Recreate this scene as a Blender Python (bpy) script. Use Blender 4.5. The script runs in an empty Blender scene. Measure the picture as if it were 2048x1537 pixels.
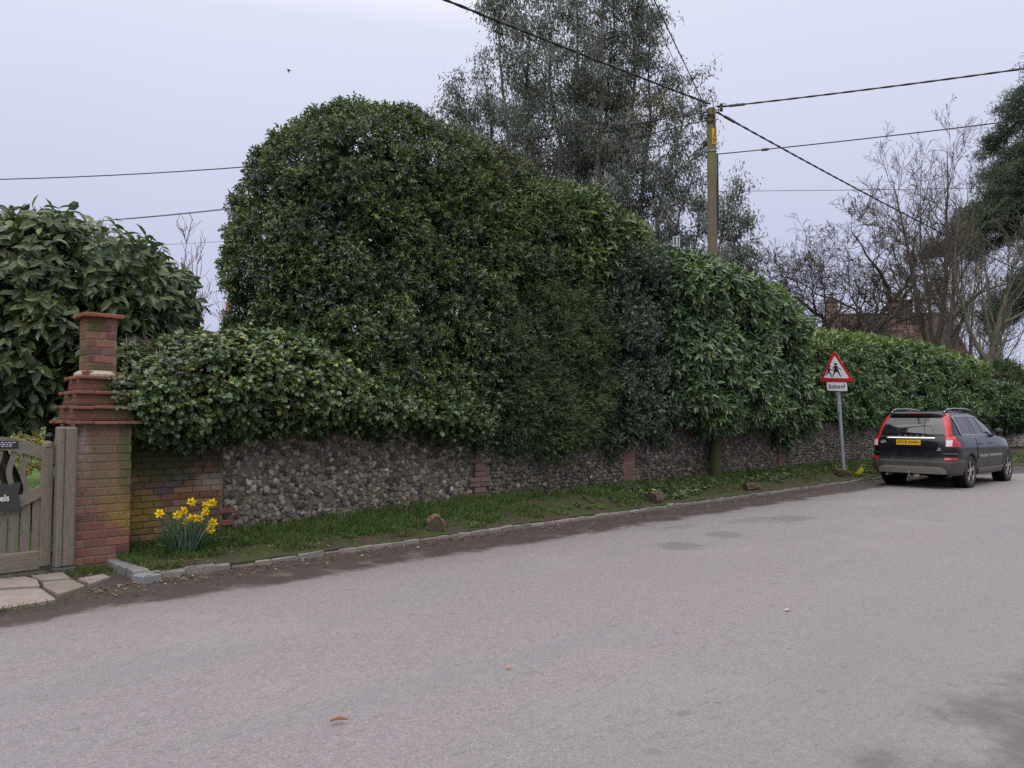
import bpy, math, random
import numpy as np
from mathutils import Vector, Matrix

R = math.radians
rng = np.random.RandomState(7)
random.seed(7)
scene = bpy.context.scene
COL = scene.collection

# ------------------------------------------------------------------ camera
# world: X runs along the lane (away from the viewer, to the right), Y towards the wall, Z up
cam_d = bpy.data.cameras.new("camera")
cam_d.lens = 27.03
cam_d.sensor_width = 36.0
cam_d.clip_start = 0.05
cam_d.clip_end = 2000
cam = bpy.data.objects.new("camera", cam_d)
cam.location = (0, 0, 1.6)
cam.rotation_euler = (R(90 + 2.68), 0, R(45.7 - 90))
COL.objects.link(cam)
scene.camera = cam

# ------------------------------------------------------------------ sky, sun, exposure
SUN_EL, SUN_AZ = R(52), R(205)      # azimuth: where the sun stands, measured from +X
world = bpy.data.worlds.new("World")
scene.world = world
world.use_nodes = True
wt = world.node_tree
wt.nodes.clear()
w_out = wt.nodes.new('ShaderNodeOutputWorld')
w_bg = wt.nodes.new('ShaderNodeBackground')
w_sky = wt.nodes.new('ShaderNodeTexSky')
w_sky.sky_type = 'NISHITA'
w_sky.sun_disc = False
w_sky.sun_elevation = SUN_EL
w_sky.sun_rotation = R(90) - SUN_AZ
w_tc = wt.nodes.new('ShaderNodeTexCoord')
w_sep = wt.nodes.new('ShaderNodeSeparateXYZ')
wt.links.new(w_tc.outputs['Generated'], w_sep.inputs[0])
w_nz = wt.nodes.new('ShaderNodeTexNoise')
w_nz.inputs['Scale'].default_value = 1.6
w_nz.inputs['Detail'].default_value = 3
wt.links.new(w_tc.outputs['Generated'], w_nz.inputs['Vector'])
w_ma = wt.nodes.new('ShaderNodeMath'); w_ma.operation = 'MULTIPLY_ADD'
w_ma.inputs[1].default_value = 0.12; w_ma.inputs[2].default_value = -0.06
wt.links.new(w_nz.outputs['Fac'], w_ma.inputs[0])
w_ad = wt.nodes.new('ShaderNodeMath'); w_ad.operation = 'ADD'
wt.links.new(w_sep.outputs[2], w_ad.inputs[0]); wt.links.new(w_ma.outputs[0], w_ad.inputs[1])
w_rp = wt.nodes.new('ShaderNodeValToRGB')       # the overcast: paler with height, brightest overhead
el = w_rp.color_ramp.elements
el[0].position = 0.0; el[0].color = (5.4, 5.65, 7.7, 1)
el[1].position = 1.0; el[1].color = (26.0, 25.4, 25.8, 1)
e = el.new(0.22); e.color = (6.1, 6.4, 8.3, 1)
e = el.new(0.47); e.color = (7.7, 8.05, 9.6, 1)
e = el.new(0.62); e.color = (15.5, 15.3, 16.2, 1)
wt.links.new(w_ad.outputs[0], w_rp.inputs[0])
w_mx = wt.nodes.new('ShaderNodeMix'); w_mx.data_type = 'RGBA'
w_mx.inputs[0].default_value = 0.94
wt.links.new(w_sky.outputs[0], w_mx.inputs[6]); wt.links.new(w_rp.outputs[0], w_mx.inputs[7])
wt.links.new(w_mx.outputs[2], w_bg.inputs['Color'])
w_bg.inputs['Strength'].default_value = 0.1
wt.links.new(w_bg.outputs[0], w_out.inputs[0])

sun_d = bpy.data.lights.new("sun", 'SUN')
sun_d.energy = 1.5
sun_d.angle = R(75)
sun_d.color = (1.0, 0.96, 0.92)
sun = bpy.data.objects.new("sun", sun_d)
sv = Vector((math.cos(SUN_EL) * math.cos(SUN_AZ), math.cos(SUN_EL) * math.sin(SUN_AZ), math.sin(SUN_EL)))
sun.rotation_euler = sv.to_track_quat('Z', 'Y').to_euler()
sun.location = (0, 0, 40)
COL.objects.link(sun)

scene.view_settings.view_transform = 'Standard'
scene.view_settings.look = 'None'
scene.view_settings.gamma = 1.0
scene.view_settings.exposure = 0.0
scene.render.engine = 'CYCLES'
scene.cycles.max_bounces = 6
scene.cycles.diffuse_bounces = 3
scene.cycles.glossy_bounces = 3
scene.cycles.transmission_bounces = 4
scene.cycles.transparent_max_bounces = 6
scene.cycles.use_denoising = False

# ------------------------------------------------------------------ mesh collecting
class MB:
    """collects vertices, faces and a colour per vertex, then becomes ONE mesh object"""
    def __init__(self):
        self.V, self.F, self.C, self.n = [], [], [], 0

    def add(self, V, faces, col=(1, 1, 1)):
        V = np.asarray(V, dtype=np.float32).reshape(-1, 3)
        for f in faces:
            f = np.asarray(f, dtype=np.int32)
            if f.size:
                self.F.append(f.reshape(-1, f.shape[-1]) + self.n)
        c = np.asarray(col, dtype=np.float32)
        if c.ndim == 1:
            c = np.repeat(c[None, :], len(V), 0)
        self.C.append(c); self.V.append(V); self.n += len(V)
        return self

    def box(self, c, s, col=(1, 1, 1), rz=0.0, bev=0.0, M=None):
        hx, hy, hz = s[0] / 2, s[1] / 2, s[2] / 2
        if bev > 0:
            b = min(bev, hx * .9, hy * .9, hz * .9)
            P = []
            for sx in (-1, 1):
                for sy in (-1, 1):
                    for sz in (-1, 1):
                        P.append((sx * (hx - b), sy * (hy - b), sz * hz))
                        P.append((sx * (hx - b), sy * hy, sz * (hz - b)))
                        P.append((sx * hx, sy * (hy - b), sz * (hz - b)))
            V = np.array(P)
            F3, F4 = [], []
            idx = {}
            k = 0
            for sx in (-1, 1):
                for sy in (-1, 1):
                    for sz in (-1, 1):
                        idx[(sx, sy, sz)] = (k, k + 1, k + 2); k += 3
            for q, i in idx.items():
                F3.append(i if q[0] * q[1] * q[2] > 0 else i[::-1])
            loops = ((-1, -1), (1, -1), (1, 1), (-1, 1))
            for s_ in (-1, 1):
                o = loops if s_ > 0 else loops[::-1]
                F4.append([idx[(a, b_, s_)][0] for a, b_ in o])
                F4.append([idx[(a, s_, b_)][1] for a, b_ in o[::-1]])
                F4.append([idx[(s_, a, b_)][2] for a, b_ in o])
            for s1 in (-1, 1):
                for s2 in (-1, 1):
                    F4.append([idx[(-1, s1, s2)][0], idx[(1, s1, s2)][0], idx[(1, s1, s2)][1], idx[(-1, s1, s2)][1]])
                    F4.append([idx[(s1, -1, s2)][0], idx[(s1, 1, s2)][0], idx[(s1, 1, s2)][2], idx[(s1, -1, s2)][2]])
                    F4.append([idx[(s1, s2, -1)][1], idx[(s1, s2, 1)][1], idx[(s1, s2, 1)][2], idx[(s1, s2, -1)][2]])
            faces = [F3, F4]
        else:
            V = np.array([(x, y, z) for x in (-hx, hx) for y in (-hy, hy) for z in (-hz, hz)])
            faces = [[(0, 1, 3, 2), (4, 6, 7, 5), (0, 4, 5, 1), (2, 3, 7, 6), (0, 2, 6, 4), (1, 5, 7, 3)]]
        if rz:
            ca, sa = math.cos(rz), math.sin(rz)
            V = np.stack([V[:, 0] * ca - V[:, 1] * sa, V[:, 0] * sa + V[:, 1] * ca, V[:, 2]], 1)
        if M is not None:
            V = V @ np.array(M)[:3, :3].T
        return self.add(V + np.array(c), faces, col)

    def tube(self, path, rad, n=8, col=(1, 1, 1), cap=True, jit=0.0):
        P = np.asarray(path, dtype=float)
        m = len(P)
        rad = np.broadcast_to(np.asarray(rad, dtype=float), (m,))
        T = np.gradient(P, axis=0)
        T /= np.linalg.norm(T, axis=1)[:, None] + 1e-9
        ref = np.array([0, 0, 1.0]) if abs(T[0, 2]) < 0.8 else np.array([1.0, 0, 0])
        A = np.cross(T, ref); A /= np.linalg.norm(A, axis=1)[:, None] + 1e-9
        B = np.cross(T, A)
        a = np.arange(n) * 2 * math.pi / n
        rr = rad[:, None, None] * np.ones((m, n, 1))
        if jit:
            rr = rr * (1 + jit * rng.randn(m, n, 1))
        V = P[:, None, :] + rr * (A[:, None, :] * np.cos(a)[None, :, None] + B[:, None, :] * np.sin(a)[None, :, None])
        i = np.arange(m - 1)[:, None] * n
        j = np.arange(n)[None, :]
        k = (j + 1) % n
        F = np.stack([i + j, i + n + j, i + n + k, i + k], -1).reshape(-1, 4)
        faces = [F]
        if cap:
            faces.append(np.arange(n)[None, :]); faces.append((np.arange(n)[::-1] + (m - 1) * n)[None, :])
        return self.add(V.reshape(-1, 3), faces, col)

    def lathe(self, prof, n=20, c=(0, 0, 0), axis='z', col=(1, 1, 1), cap=True):
        prof = np.asarray(prof, dtype=float)
        m = len(prof)
        a = np.arange(n) * 2 * math.pi / n
        r, h = prof[:, 0], prof[:, 1]
        X = r[:, None] * np.cos(a); Y = r[:, None] * np.sin(a); Z = np.repeat(h[:, None], n, 1)
        V = np.stack([X, Y, Z], -1).reshape(-1, 3)
        if axis == 'y':
            V = np.stack([V[:, 0], V[:, 2], V[:, 1]], 1)
        elif axis == 'x':
            V = np.stack([V[:, 2], V[:, 0], V[:, 1]], 1)
        i = np.arange(m - 1)[:, None] * n
        j = np.arange(n)[None, :]
        k = (j + 1) % n
        F = np.stack([i + j, i + k, i + n + k, i + n + j], -1).reshape(-1, 4)
        caps = [np.arange(n)[None, ::-1], (np.arange(n) + (m - 1) * n)[None, :]] if cap else []
        return self.add(V + np.array(c), [F] + caps, col)

    def grid(self, P, col=(1, 1, 1), flip=False):
        P = np.asarray(P, dtype=float)
        m, n = P.shape[:2]
        i = np.arange(m - 1)[:, None] * n
        j = np.arange(n - 1)[None, :]
        F = np.stack([i + j, i + j + 1, i + n + j + 1, i + n + j], -1).reshape(-1, 4)
        if flip:
            F = F[:, ::-1]
        c = np.asarray(col)
        if c.ndim == 3:
            c = c.reshape(-1, 3)
        return self.add(P.reshape(-1, 3), [F], c)

    def prism(self, poly, frame, th, col=(1, 1, 1)):
        """flat outline (u, v) stood on frame = (origin, U, V, N), th thick along N"""
        o, U, W, N = [np.array(q, dtype=float) for q in frame]
        p = np.asarray(poly, dtype=float)
        a = o + p[:, :1] * U + p[:, 1:] * W
        n = len(p)
        V = np.concatenate([a, a + N * th])
        side = [(i, (i + 1) % n, n + (i + 1) % n, n + i) for i in range(n)]
        return self.add(V, [side, [list(range(n))[::-1]], [list(range(n, 2 * n))]], col)

    def build(self, name, mat, parent=None, origin=None, smooth=False, local=False, kind=None):
        V = np.concatenate(self.V) if self.V else np.zeros((0, 3), np.float32)
        off = np.zeros(3)
        if parent is not None and not local:
            off = ORG[parent.name]
        elif origin is not None:
            off = np.array(origin, dtype=float)
        if not local:
            V = V - off
        me = bpy.data.meshes.new(name)
        me.vertices.add(len(V))
        me.vertices.foreach_set("co", V.astype(np.float32).ravel())
        tot = sum(f.size for f in self.F); npoly = sum(len(f) for f in self.F)
        me.loops.add(tot); me.polygons.add(npoly)
        me.loops.foreach_set("vertex_index", np.concatenate([f.ravel() for f in self.F]).astype(np.int32))
        tl = np.concatenate([np.full(len(f), f.shape[1], np.int32) for f in self.F])
        me.polygons.foreach_set("loop_start", np.concatenate([[0], np.cumsum(tl)[:-1]]).astype(np.int32))
        me.polygons.foreach_set("use_smooth", np.full(npoly, smooth, bool))
        ca = me.color_attributes.new("Col", 'FLOAT_COLOR', 'POINT')
        C = np.concatenate(self.C)
        C = np.concatenate([C, np.ones((len(C), 1), np.float32)], 1).astype(np.float32)
        ca.data.foreach_set("color", C.ravel())
        me.update(calc_edges=True)
        me.validate()
        me.materials.append(mat)
        o = bpy.data.objects.new(name, me)
        COL.objects.link(o)
        if parent is not None:
            o.parent = parent
            ORG[o.name] = ORG[parent.name]
        else:
            if origin is not None:
                o.location = origin
            ORG[o.name] = off
        if kind:
            o['kind'] = kind
        return o

ORG = {}

def tag(o, label, cat, group=None, kind=None):
    o['label'] = label
    o['category'] = cat
    if group: o['group'] = group
    if kind: o['kind'] = kind
    return o

def thing(name, loc, label, cat, group=None, rz=0.0):
    o = bpy.data.objects.new(name, None)
    o.location = loc
    o.rotation_euler = (0, 0, rz)
    COL.objects.link(o)
    ORG[o.name] = np.array(loc, dtype=float)
    return tag(o, label, cat, group)

# ------------------------------------------------------------------ materials
class NT:
    def __init__(self, name):
        self.m = bpy.data.materials.new(name)
        self.m.use_nodes = True
        self.t = self.m.node_tree
        self.p = self.t.nodes['Principled BSDF']
        self.out = self.t.nodes['Material Output']
        self._tc = None

    def n(self, typ, **kw):
        x = self.t.nodes.new(typ)
        for k, v in kw.items():
            setattr(x, k, v)
        return x

    def put(self, sock, v):
        if isinstance(v, bpy.types.NodeSocket):
            self.t.links.new(v, sock)
        elif isinstance(v, (tuple, list)) and len(v) == 3 and sock.type == 'RGBA':
            sock.default_value = (*v, 1)
        else:
            sock.default_value = v

    def co(self):
        if self._tc is None:
            self._tc = self.n('ShaderNodeTexCoord')
        return self._tc.outputs['Object']

    def noise(self, scale, detail=4, rough=.55, vec=None, dist=0.0):
        x = self.n('ShaderNodeTexNoise')
        x.inputs['Scale'].default_value = scale
        x.inputs['Detail'].default_value = detail
        x.inputs['Roughness'].default_value = rough
        x.inputs['Distortion'].default_value = dist
        self.put(x.inputs['Vector'], vec if vec is not None else self.co())
        return x.outputs['Fac']

    def vor(self, scale, feature='F1', out='Distance', vec=None):
        x = self.n('ShaderNodeTexVoronoi', feature=feature)
        x.inputs['Scale'].default_value = scale
        self.put(x.inputs['Vector'], vec if vec is not None else self.co())
        return x.outputs[out]

    def math(self, op, a, b=0.0, c=None, clamp=False):
        x = self.n('ShaderNodeMath', operation=op, use_clamp=clamp)
        self.put(x.inputs[0], a); self.put(x.inputs[1], b)
        if c is not None: self.put(x.inputs[2], c)
        return x.outputs[0]

    def step(self, v, a, b):
        x = self.n('ShaderNodeMapRange', interpolation_type='SMOOTHSTEP')
        self.put(x.inputs['Value'], v)
        x.inputs['From Min'].default_value = a; x.inputs['From Max'].default_value = b
        return x.outputs['Result']

    def mix(self, f, a, b, mode='MIX'):
        x = self.n('ShaderNodeMix', data_type='RGBA', blend_type=mode)
        self.put(x.inputs[0], f); self.put(x.inputs[6], a); self.put(x.inputs[7], b)
        return x.outputs[2]

    def attr(self, name='Col'):
        x = self.n('ShaderNodeAttribute', attribute_name=name)
        return x.outputs['Color']

    def sep(self, v):
        x = self.n('ShaderNodeSeparateXYZ')
        self.put(x.inputs[0], v)
        return x.outputs

    def scalev(self, v, s):
        x = self.n('ShaderNodeMapping')
        x.inputs['Scale'].default_value = s
        self.put(x.inputs['Vector'], v)
        return x.outputs[0]

    def bump(self, h, strength=.4, dist=.01):
        x = self.n('ShaderNodeBump')
        x.inputs['Strength'].default_value = strength
        x.inputs['Distance'].default_value = dist
        self.put(x.inputs['Height'], h)
        self.t.links.new(x.outputs[0], self.p.inputs['Normal'])

    def fin(self, col, rough=.6, spec=.4, metal=0.0, **kw):
        self.put(self.p.inputs['Base Color'], col)
        self.put(self.p.inputs['Roughness'], rough)
        self.put(self.p.inputs['Specular IOR Level'], spec)
        self.put(self.p.inputs['Metallic'], metal)
        for k, v in kw.items():
            self.put(self.p.inputs[k.replace('_', ' ')], v)
        return self.m

def plain(name, col, rough=.5, spec=.4, metal=0.0, var=.12, vs=25, bump=0.0, bs=60, **kw):
    k = NT(name)
    f = k.noise(vs, 4)
    lo = tuple(c * (1 - var) for c in col); hi = tuple(min(1, c * (1 + var)) for c in col)
    if bump:
        k.bump(k.noise(bs, 3), bump, .005)
    return k.fin(k.mix(f, lo, hi), rough, spec, metal, **kw)

def leaf_mat(name, rough=.38, spec=.5, trans=.16):
    k = NT(name)
    c = k.attr()
    k.fin(c, rough, spec)
    if trans:
        tr = k.n('ShaderNodeBsdfTranslucent')
        k.put(tr.inputs['Color'], k.mix(.5, c, (.12, .2, .03)))
        mx = k.n('ShaderNodeMixShader')
        mx.inputs[0].default_value = trans
        k.t.links.new(k.p.outputs[0], mx.inputs[1]); k.t.links.new(tr.outputs[0], mx.inputs[2])
        k.t.links.new(mx.outputs[0], k.out.inputs['Surface'])
    return k.m

def attr_mat(name, rough=.8, spec=.2, var=.3, vs=40, bump=.3, bs=90, dist=.006):
    k = NT(name)
    f = k.noise(vs, 5, .65)
    if bump: k.bump(k.noise(bs, 4, .65), bump, dist)
    return k.fin(k.mix(1.0, k.attr(), k.mix(f, (1 - var,) * 3, (1 + var,) * 3), 'MULTIPLY'), rough, spec)

def flint_mat():
    k = NT("flint")
    c = k.mix(1.0, k.attr(), k.mix(k.noise(24, 5, .7), (.55,) * 3, (1.5,) * 3), 'MULTIPLY')
    c = k.mix(k.math('MULTIPLY', k.step(k.noise(38, 3, .6), .62, .70), .7), c, (.30, .275, .24))   # chalky rind
    c = k.mix(k.math('MULTIPLY', k.step(k.noise(3.1, 5, .65), .52, .66), .55), c, (.10, .09, .05))  # dirt and algae
    k.bump(k.noise(55, 5, .7), .6, .012)
    return k.fin(c, .55, .4)
M_leaf = leaf_mat("glossy_leaf", .30, .62, .16)
M_soft = leaf_mat("soft_leaf", .5, .4, .2)
M_matt = leaf_mat("matt_leaf", .62, .25, .12)
M_grass = leaf_mat("grass_blade", .55, .25, .22)
M_petal = leaf_mat("petal", .55, .2, .25)
M_bark = attr_mat("bark", .9, .15, .45, 9, .7, 40, .02)
M_stone = flint_mat()
M_brick = None
M_black = plain("black_plastic", (.012, .012, .013), .45, .4)
M_rubber = plain("rubber", (.018, .017, .016), .8, .25, bump=.2)
M_steel = plain("galvanised_steel", (.33, .35, .38), .5, .5, .5)
M_cable = plain("cable_sheath", (.022, .022, .026), .6, .3)

# ------------------------------------------------------------------ noise on arrays
_TAB = np.random.RandomState(3).rand(65536).astype(np.float32)
_ROT = np.array(Matrix.Rotation(0.7, 3, Vector((.3, .8, .52)).normalized()))
def vnoise(p):
    p = np.asarray(p, dtype=np.float64) @ _ROT.T
    return np.clip(.5 + 1.15 * (.68 * _vn(p) + .32 * _vn(p * 2.13 + 7.7) - .5), 0, 1)

def _vn(p):
    i = np.floor(p).astype(np.int64); f = p - i
    f = f * f * (3 - 2 * f)
    def h(a, b, c):
        return _TAB[((a * 73856093) ^ (b * 19349663) ^ (c * 83492791)) & 65535]
    r = 0
    for dx in (0, 1):
        wx = f[:, 0] if dx else 1 - f[:, 0]
        for dy in (0, 1):
            wy = f[:, 1] if dy else 1 - f[:, 1]
            for dz in (0, 1):
                wz = f[:, 2] if dz else 1 - f[:, 2]
                r = r + wx * wy * wz * h(i[:, 0] + dx, i[:, 1] + dy, i[:, 2] + dz)
    return r

def unit(v):
    return v / (np.linalg.norm(v, axis=-1, keepdims=True) + 1e-9)

# ------------------------------------------------------------------ the lane and its edges
def yk(x):          # the kerb line: straight, then bending to the right
    return 7.93 - 0.016 * np.maximum(0, np.asarray(x, dtype=float) - 19) ** 2

WALL_Y = 9.45
def zwall(x):
    return np.interp(x, [2.6, 4, 8, 16, 24, 40, 60], [.1, .16, .28, .33, .32, .36, .4])

def zverge(x, y):
    k = yk(x)
    t = np.clip((np.asarray(y) - k) / (WALL_Y - k), 0, 1.5)
    return .085 + (zwall(x) - .085) * t ** .8

def make_ground():
    k = NT("field_soil")
    m = k.fin(k.mix(k.noise(.6, 5), (.045, .05, .022), (.075, .085, .03)), .95, .1)
    MB().grid([[(-150, -150, -.06), (150, -150, -.06)], [(-150, 150, -.06), (150, 150, -.06)]], flip=True).build("ground", m, kind='structure')
    # garden behind the wall
    k = NT("lawn_turf")
    m = k.fin(k.mix(k.noise(2.5, 5), (.05, .105, .022), (.085, .15, .035)), .9, .15)
    k.bump(k.noise(60, 4), .8, .03)
    MB().grid([[(-30, 9.75, .14), (140, 9.75, .14)], [(-30, 140, .5), (140, 140, .5)]], flip=True).build("lawn", m, kind='structure')
make_ground()

def make_road():
    xs = np.concatenate([np.arange(-14, 34, .4), np.arange(34, 95, 1.5)])
    ds = np.concatenate([[-.35, -.02, .05], np.arange(.15, 1.6, .12), np.arange(1.7, 9.2, .5)])
    P = np.zeros((len(xs), len(ds), 3)); C = np.zeros((len(xs), len(ds), 3))
    for i, x in enumerate(xs):
        P[i, :, 0] = x; P[i, :, 1] = yk(x) - ds
        lift = .03 * np.exp(-(np.maximum(ds, 0) / .3) ** 2)
        P[i, :, 2] = np.where(ds < 0, .03, lift) + .012 * (vnoise(np.stack([np.full(len(ds), x) * 2.2, ds * 5, ds * 0], 1)) - .5) * np.exp(-ds / .35)
        C[i, :, 0] = ds
    k = NT("worn_asphalt")
    co = k.co()
    s = k.sep(co)
    d = k.sep(k.attr())[0]
    fine = k.noise(170, 3, .7)
    grit = k.vor(120, 'F1', 'Color')
    chips = k.vor(46, 'F1', 'Color')
    med = k.noise(7, 5, .6)
    big = k.noise(.55, 4, .6)
    c = k.mix(fine, (.158, .141, .148), (.232, .208, .217))
    c = k.mix(k.math('MULTIPLY', k.step(k.sep(grit)[0], .72, .95), .5), c, (.34, .31, .31))
    c = k.mix(k.math('MULTIPLY', k.step(k.sep(grit)[1], .75, .98), .5), c, (.12, .108, .108))
    c = k.mix(k.math('MULTIPLY', k.step(k.sep(chips)[0], .82, .97), .2), c, (.29, .265, .262))
    c = k.mix(k.math('MULTIPLY', k.step(k.sep(chips)[1], .82, .97), .22), c, (.115, .105, .107))
    c = k.mix(k.math('MULTIPLY', k.step(med, .45, .75), .22), c, (.175, .16, .16))
    # bluer worn wheel tracks along the lane
    tr = k.noise(1.0, 4, .6, k.scalev(co, (.25, 1.5, 1)))
    c = k.mix(k.math('MULTIPLY', k.step(tr, .48, .72), .42), c, (.165, .165, .172))
    c = k.mix(k.math('MULTIPLY', k.step(big, .5, .75), .22), c, (.30, .272, .262))
    # short scuffs lying along the lane
    sc = k.noise(5.5, 3, .6, k.scalev(co, (1.0, 5.0, 1)))
    c = k.mix(k.math('MULTIPLY', k.step(sc, .60, .66), .42), c, (.105, .098, .094))
    sd2 = k.noise(15, 2, .6, k.scalev(co, (1.0, 3.0, 1)))
    c = k.mix(k.math('MULTIPLY', k.step(sd2, .635, .69), .5), c, (.085, .078, .075))
    # oil drips under where cars park, small spots
    wob = k.noise(3.2, 4)
    wob2 = k.noise(11, 3)
    def blot(c, x, y, rx, ry, a, col=(.125, .113, .112), soft=.45):
        dx = k.math('DIVIDE', k.math('SUBTRACT', s[0], x), rx)
        dy = k.math('DIVIDE', k.math('SUBTRACT', s[1], y), ry)
        q = k.math('SQRT', k.math('ADD', k.math('MULTIPLY', dx, dx), k.math('MULTIPLY', dy, dy)))
        q = k.math('ADD', q, k.math('MULTIPLY', k.math('SUBTRACT', wob, .5), 1.7))
        q = k.math('ADD', q, k.math('MULTIPLY', k.math('SUBTRACT', wob2, .5), 1.1))
        return k.mix(k.math('MULTIPLY', k.step(q, 1.0, 1.0 - soft), a), c, col)
    for b in ((8.4, 5.55, .36, .34, .72), (9.7, 5.66, .38, .36, .62), (12.0, 5.85, .62, .42, .7), (11.4, 6.2, .75, .28, .45), (9.9, 6.55, .7, .2, .4),
              (3.93, 2.36, .035, .03, .8), (3.66, 2.41, .055, .035, .75), (3.13, 2.24, .05, .05, .6), (5.09, 2.12, .04, .03, .7), (4.53, 2.03, .035, .03, .7)):
        c = blot(c, *b)
    # mossy damp margin on the near side of the lane
    dn = k.math('ADD', d, k.math('MULTIPLY', k.math('SUBTRACT', k.noise(1.1, 4, .6), .5), 2.2))
    c = k.mix(k.math('MULTIPLY', k.step(dn, 4.2, 6.3), .32), c, (.17, .165, .15))
    c = k.mix(k.math('MULTIPLY', k.step(k.math('ADD', dn, k.math('MULTIPLY', k.math('SUBTRACT', wob2, .5), .3)), 6.4, 6.9), .78), c, k.mix(k.noise(14, 5, .7), (.055, .054, .046), (.12, .115, .105)))
    # wet mud washed up along the kerb
    de = k.math('ADD', d, k.math('MULTIPLY', k.math('SUBTRACT', k.noise(1.3, 5, .6), .5), .8))
    de = k.math('ADD', de, k.math('MULTIPLY', k.math('SUBTRACT', k.noise(9, 4, .6), .5), .24))
    mudc = k.mix(k.noise(22, 5, .7), (.026, .020, .018), (.080, .060, .052))
    mudc = k.mix(k.step(k.noise(45, 2), .70, .78), mudc, (.24, .17, .10))
    mask = k.step(de, 1.0, .72)
    c = k.mix(k.math('MULTIPLY', k.step(de, 1.5, .8), .4), c, (.14, .122, .115))
    dry = k.math('MULTIPLY', k.step(k.noise(2.6, 5, .65), .5, .68), k.step(de, .25, .75))
    mudc = k.mix(k.math('MULTIPLY', dry, .7), mudc, (.135, .112, .10))
    c = k.mix(mask, c, mudc)
    k.bump(k.math('ADD', k.math('ADD', k.math('MULTIPLY', fine, .6), k.math('MULTIPLY', k.vor(150), .8)), k.math('MULTIPLY', k.math('MULTIPLY', k.noise(25, 4), mask), 3.0)), .55, .006)
    m = k.fin(c, k.math('SUBTRACT', .8, k.math('MULTIPLY', mask, .18)), .32)
    MB().grid(P, C).build("road", m, kind='structure')
make_road()

def make_verge():
    xs = np.concatenate([np.arange(2.72, 36, .14), np.arange(36, 62, .5)])
    ts = np.linspace(0, 1, 15)
    P = np.zeros((len(xs), len(ts), 3))
    for i, x in enumerate(xs):
        y = (yk(x) + .035) + ts * (9.85 - yk(x) - .035)
        P[i, :, 0] = x; P[i, :, 1] = y
        P[i, :, 2] = zverge(x, y) + .035 * (vnoise(np.stack([np.full(15, x) * 3, y * 3, y * 0], 1)) - .5)
    P = np.concatenate([P[:, :1] * [1, 1, 0] - [0, 0, .1], P], 1)
    k = NT("verge_soil")
    a = k.noise(3, 5, .65)
    c = k.mix(k.noise(35, 5, .7), (.03, .024, .018), (.085, .066, .05))
    c = k.mix(k.step(a, .42, .62), c, k.mix(k.noise(60, 3), (.025, .045, .012), (.06, .08, .025)))
    k.bump(k.noise(30, 5), .8, .03)
    MB().grid(P, flip=True).build("verge", k.fin(c, .95, .15), kind='structure')
make_verge()

# kerb: small rough setts, one long row and a short return beside the gateway
def make_kerb():
    mb = MB()
    def sett(x, y, z, l, w, h, rz, c):
        hx, hy = l / 2, w / 2
        q = []
        for zz, ins in ((-.13, 0), (h - .012, .002), (h, .014)):
            for sx, sy in ((-1, -1), (1, -1), (1, 1), (-1, 1)):
                q.append((sx * (hx - ins) + rng.randn() * .006, sy * (hy - ins) + rng.randn() * .006, zz + rng.randn() * .004))
        q = np.array(q)
        ca, sa = math.cos(rz), math.sin(rz)
        V = np.stack([q[:, 0] * ca - q[:, 1] * sa + x, q[:, 0] * sa + q[:, 1] * ca + y, q[:, 2] + z], 1)
        F = [[4 * r + i, 4 * r + (i + 1) % 4, 4 * r + 4 + (i + 1) % 4, 4 * r + 4 + i] for r in range(2) for i in range(4)] + [[8, 9, 10, 11]]
        mb.add(V, [F], c)
    x = 2.72
    while x < 60:
        l = rng.uniform(.16, .34) if x < 22 else rng.uniform(.5, .9)
        near = x < 7
        sl = float(yk(x + .1) - yk(x)) / .1
        g = rng.uniform(.85, 1.15)
        c = np.array([.175, .158, .138]) * g if rng.rand() < .85 else np.array([.13, .112, .095]) * g
        h = .095 if x < 3.6 else .08
        sett(x + l / 2, float(yk(x + l / 2)) + .03, rng.randn() * .006, l - .006, .07 + rng.rand() * .02, h + rng.randn() * .004, math.atan(sl) + rng.randn() * .02, c)
        x += l
    y = 7.98
    while y < 8.8:
        l = rng.uniform(.17, .28)
        sett(2.74 + rng.randn() * .006, y + l / 2 + .02, .012, l - .012, .15, .11, R(90) + rng.randn() * .03, np.array([.17, .17, .165]) * rng.uniform(.8, 1.2))
        y += l
    sett(2.74, 7.9, .0, .17, .2, .105, .2, (.18, .185, .19))
    mb.build("kerb", attr_mat("kerb_granite", .8, .3, .45, 30, .5, 60, .01), kind='structure')
make_kerb()

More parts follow.
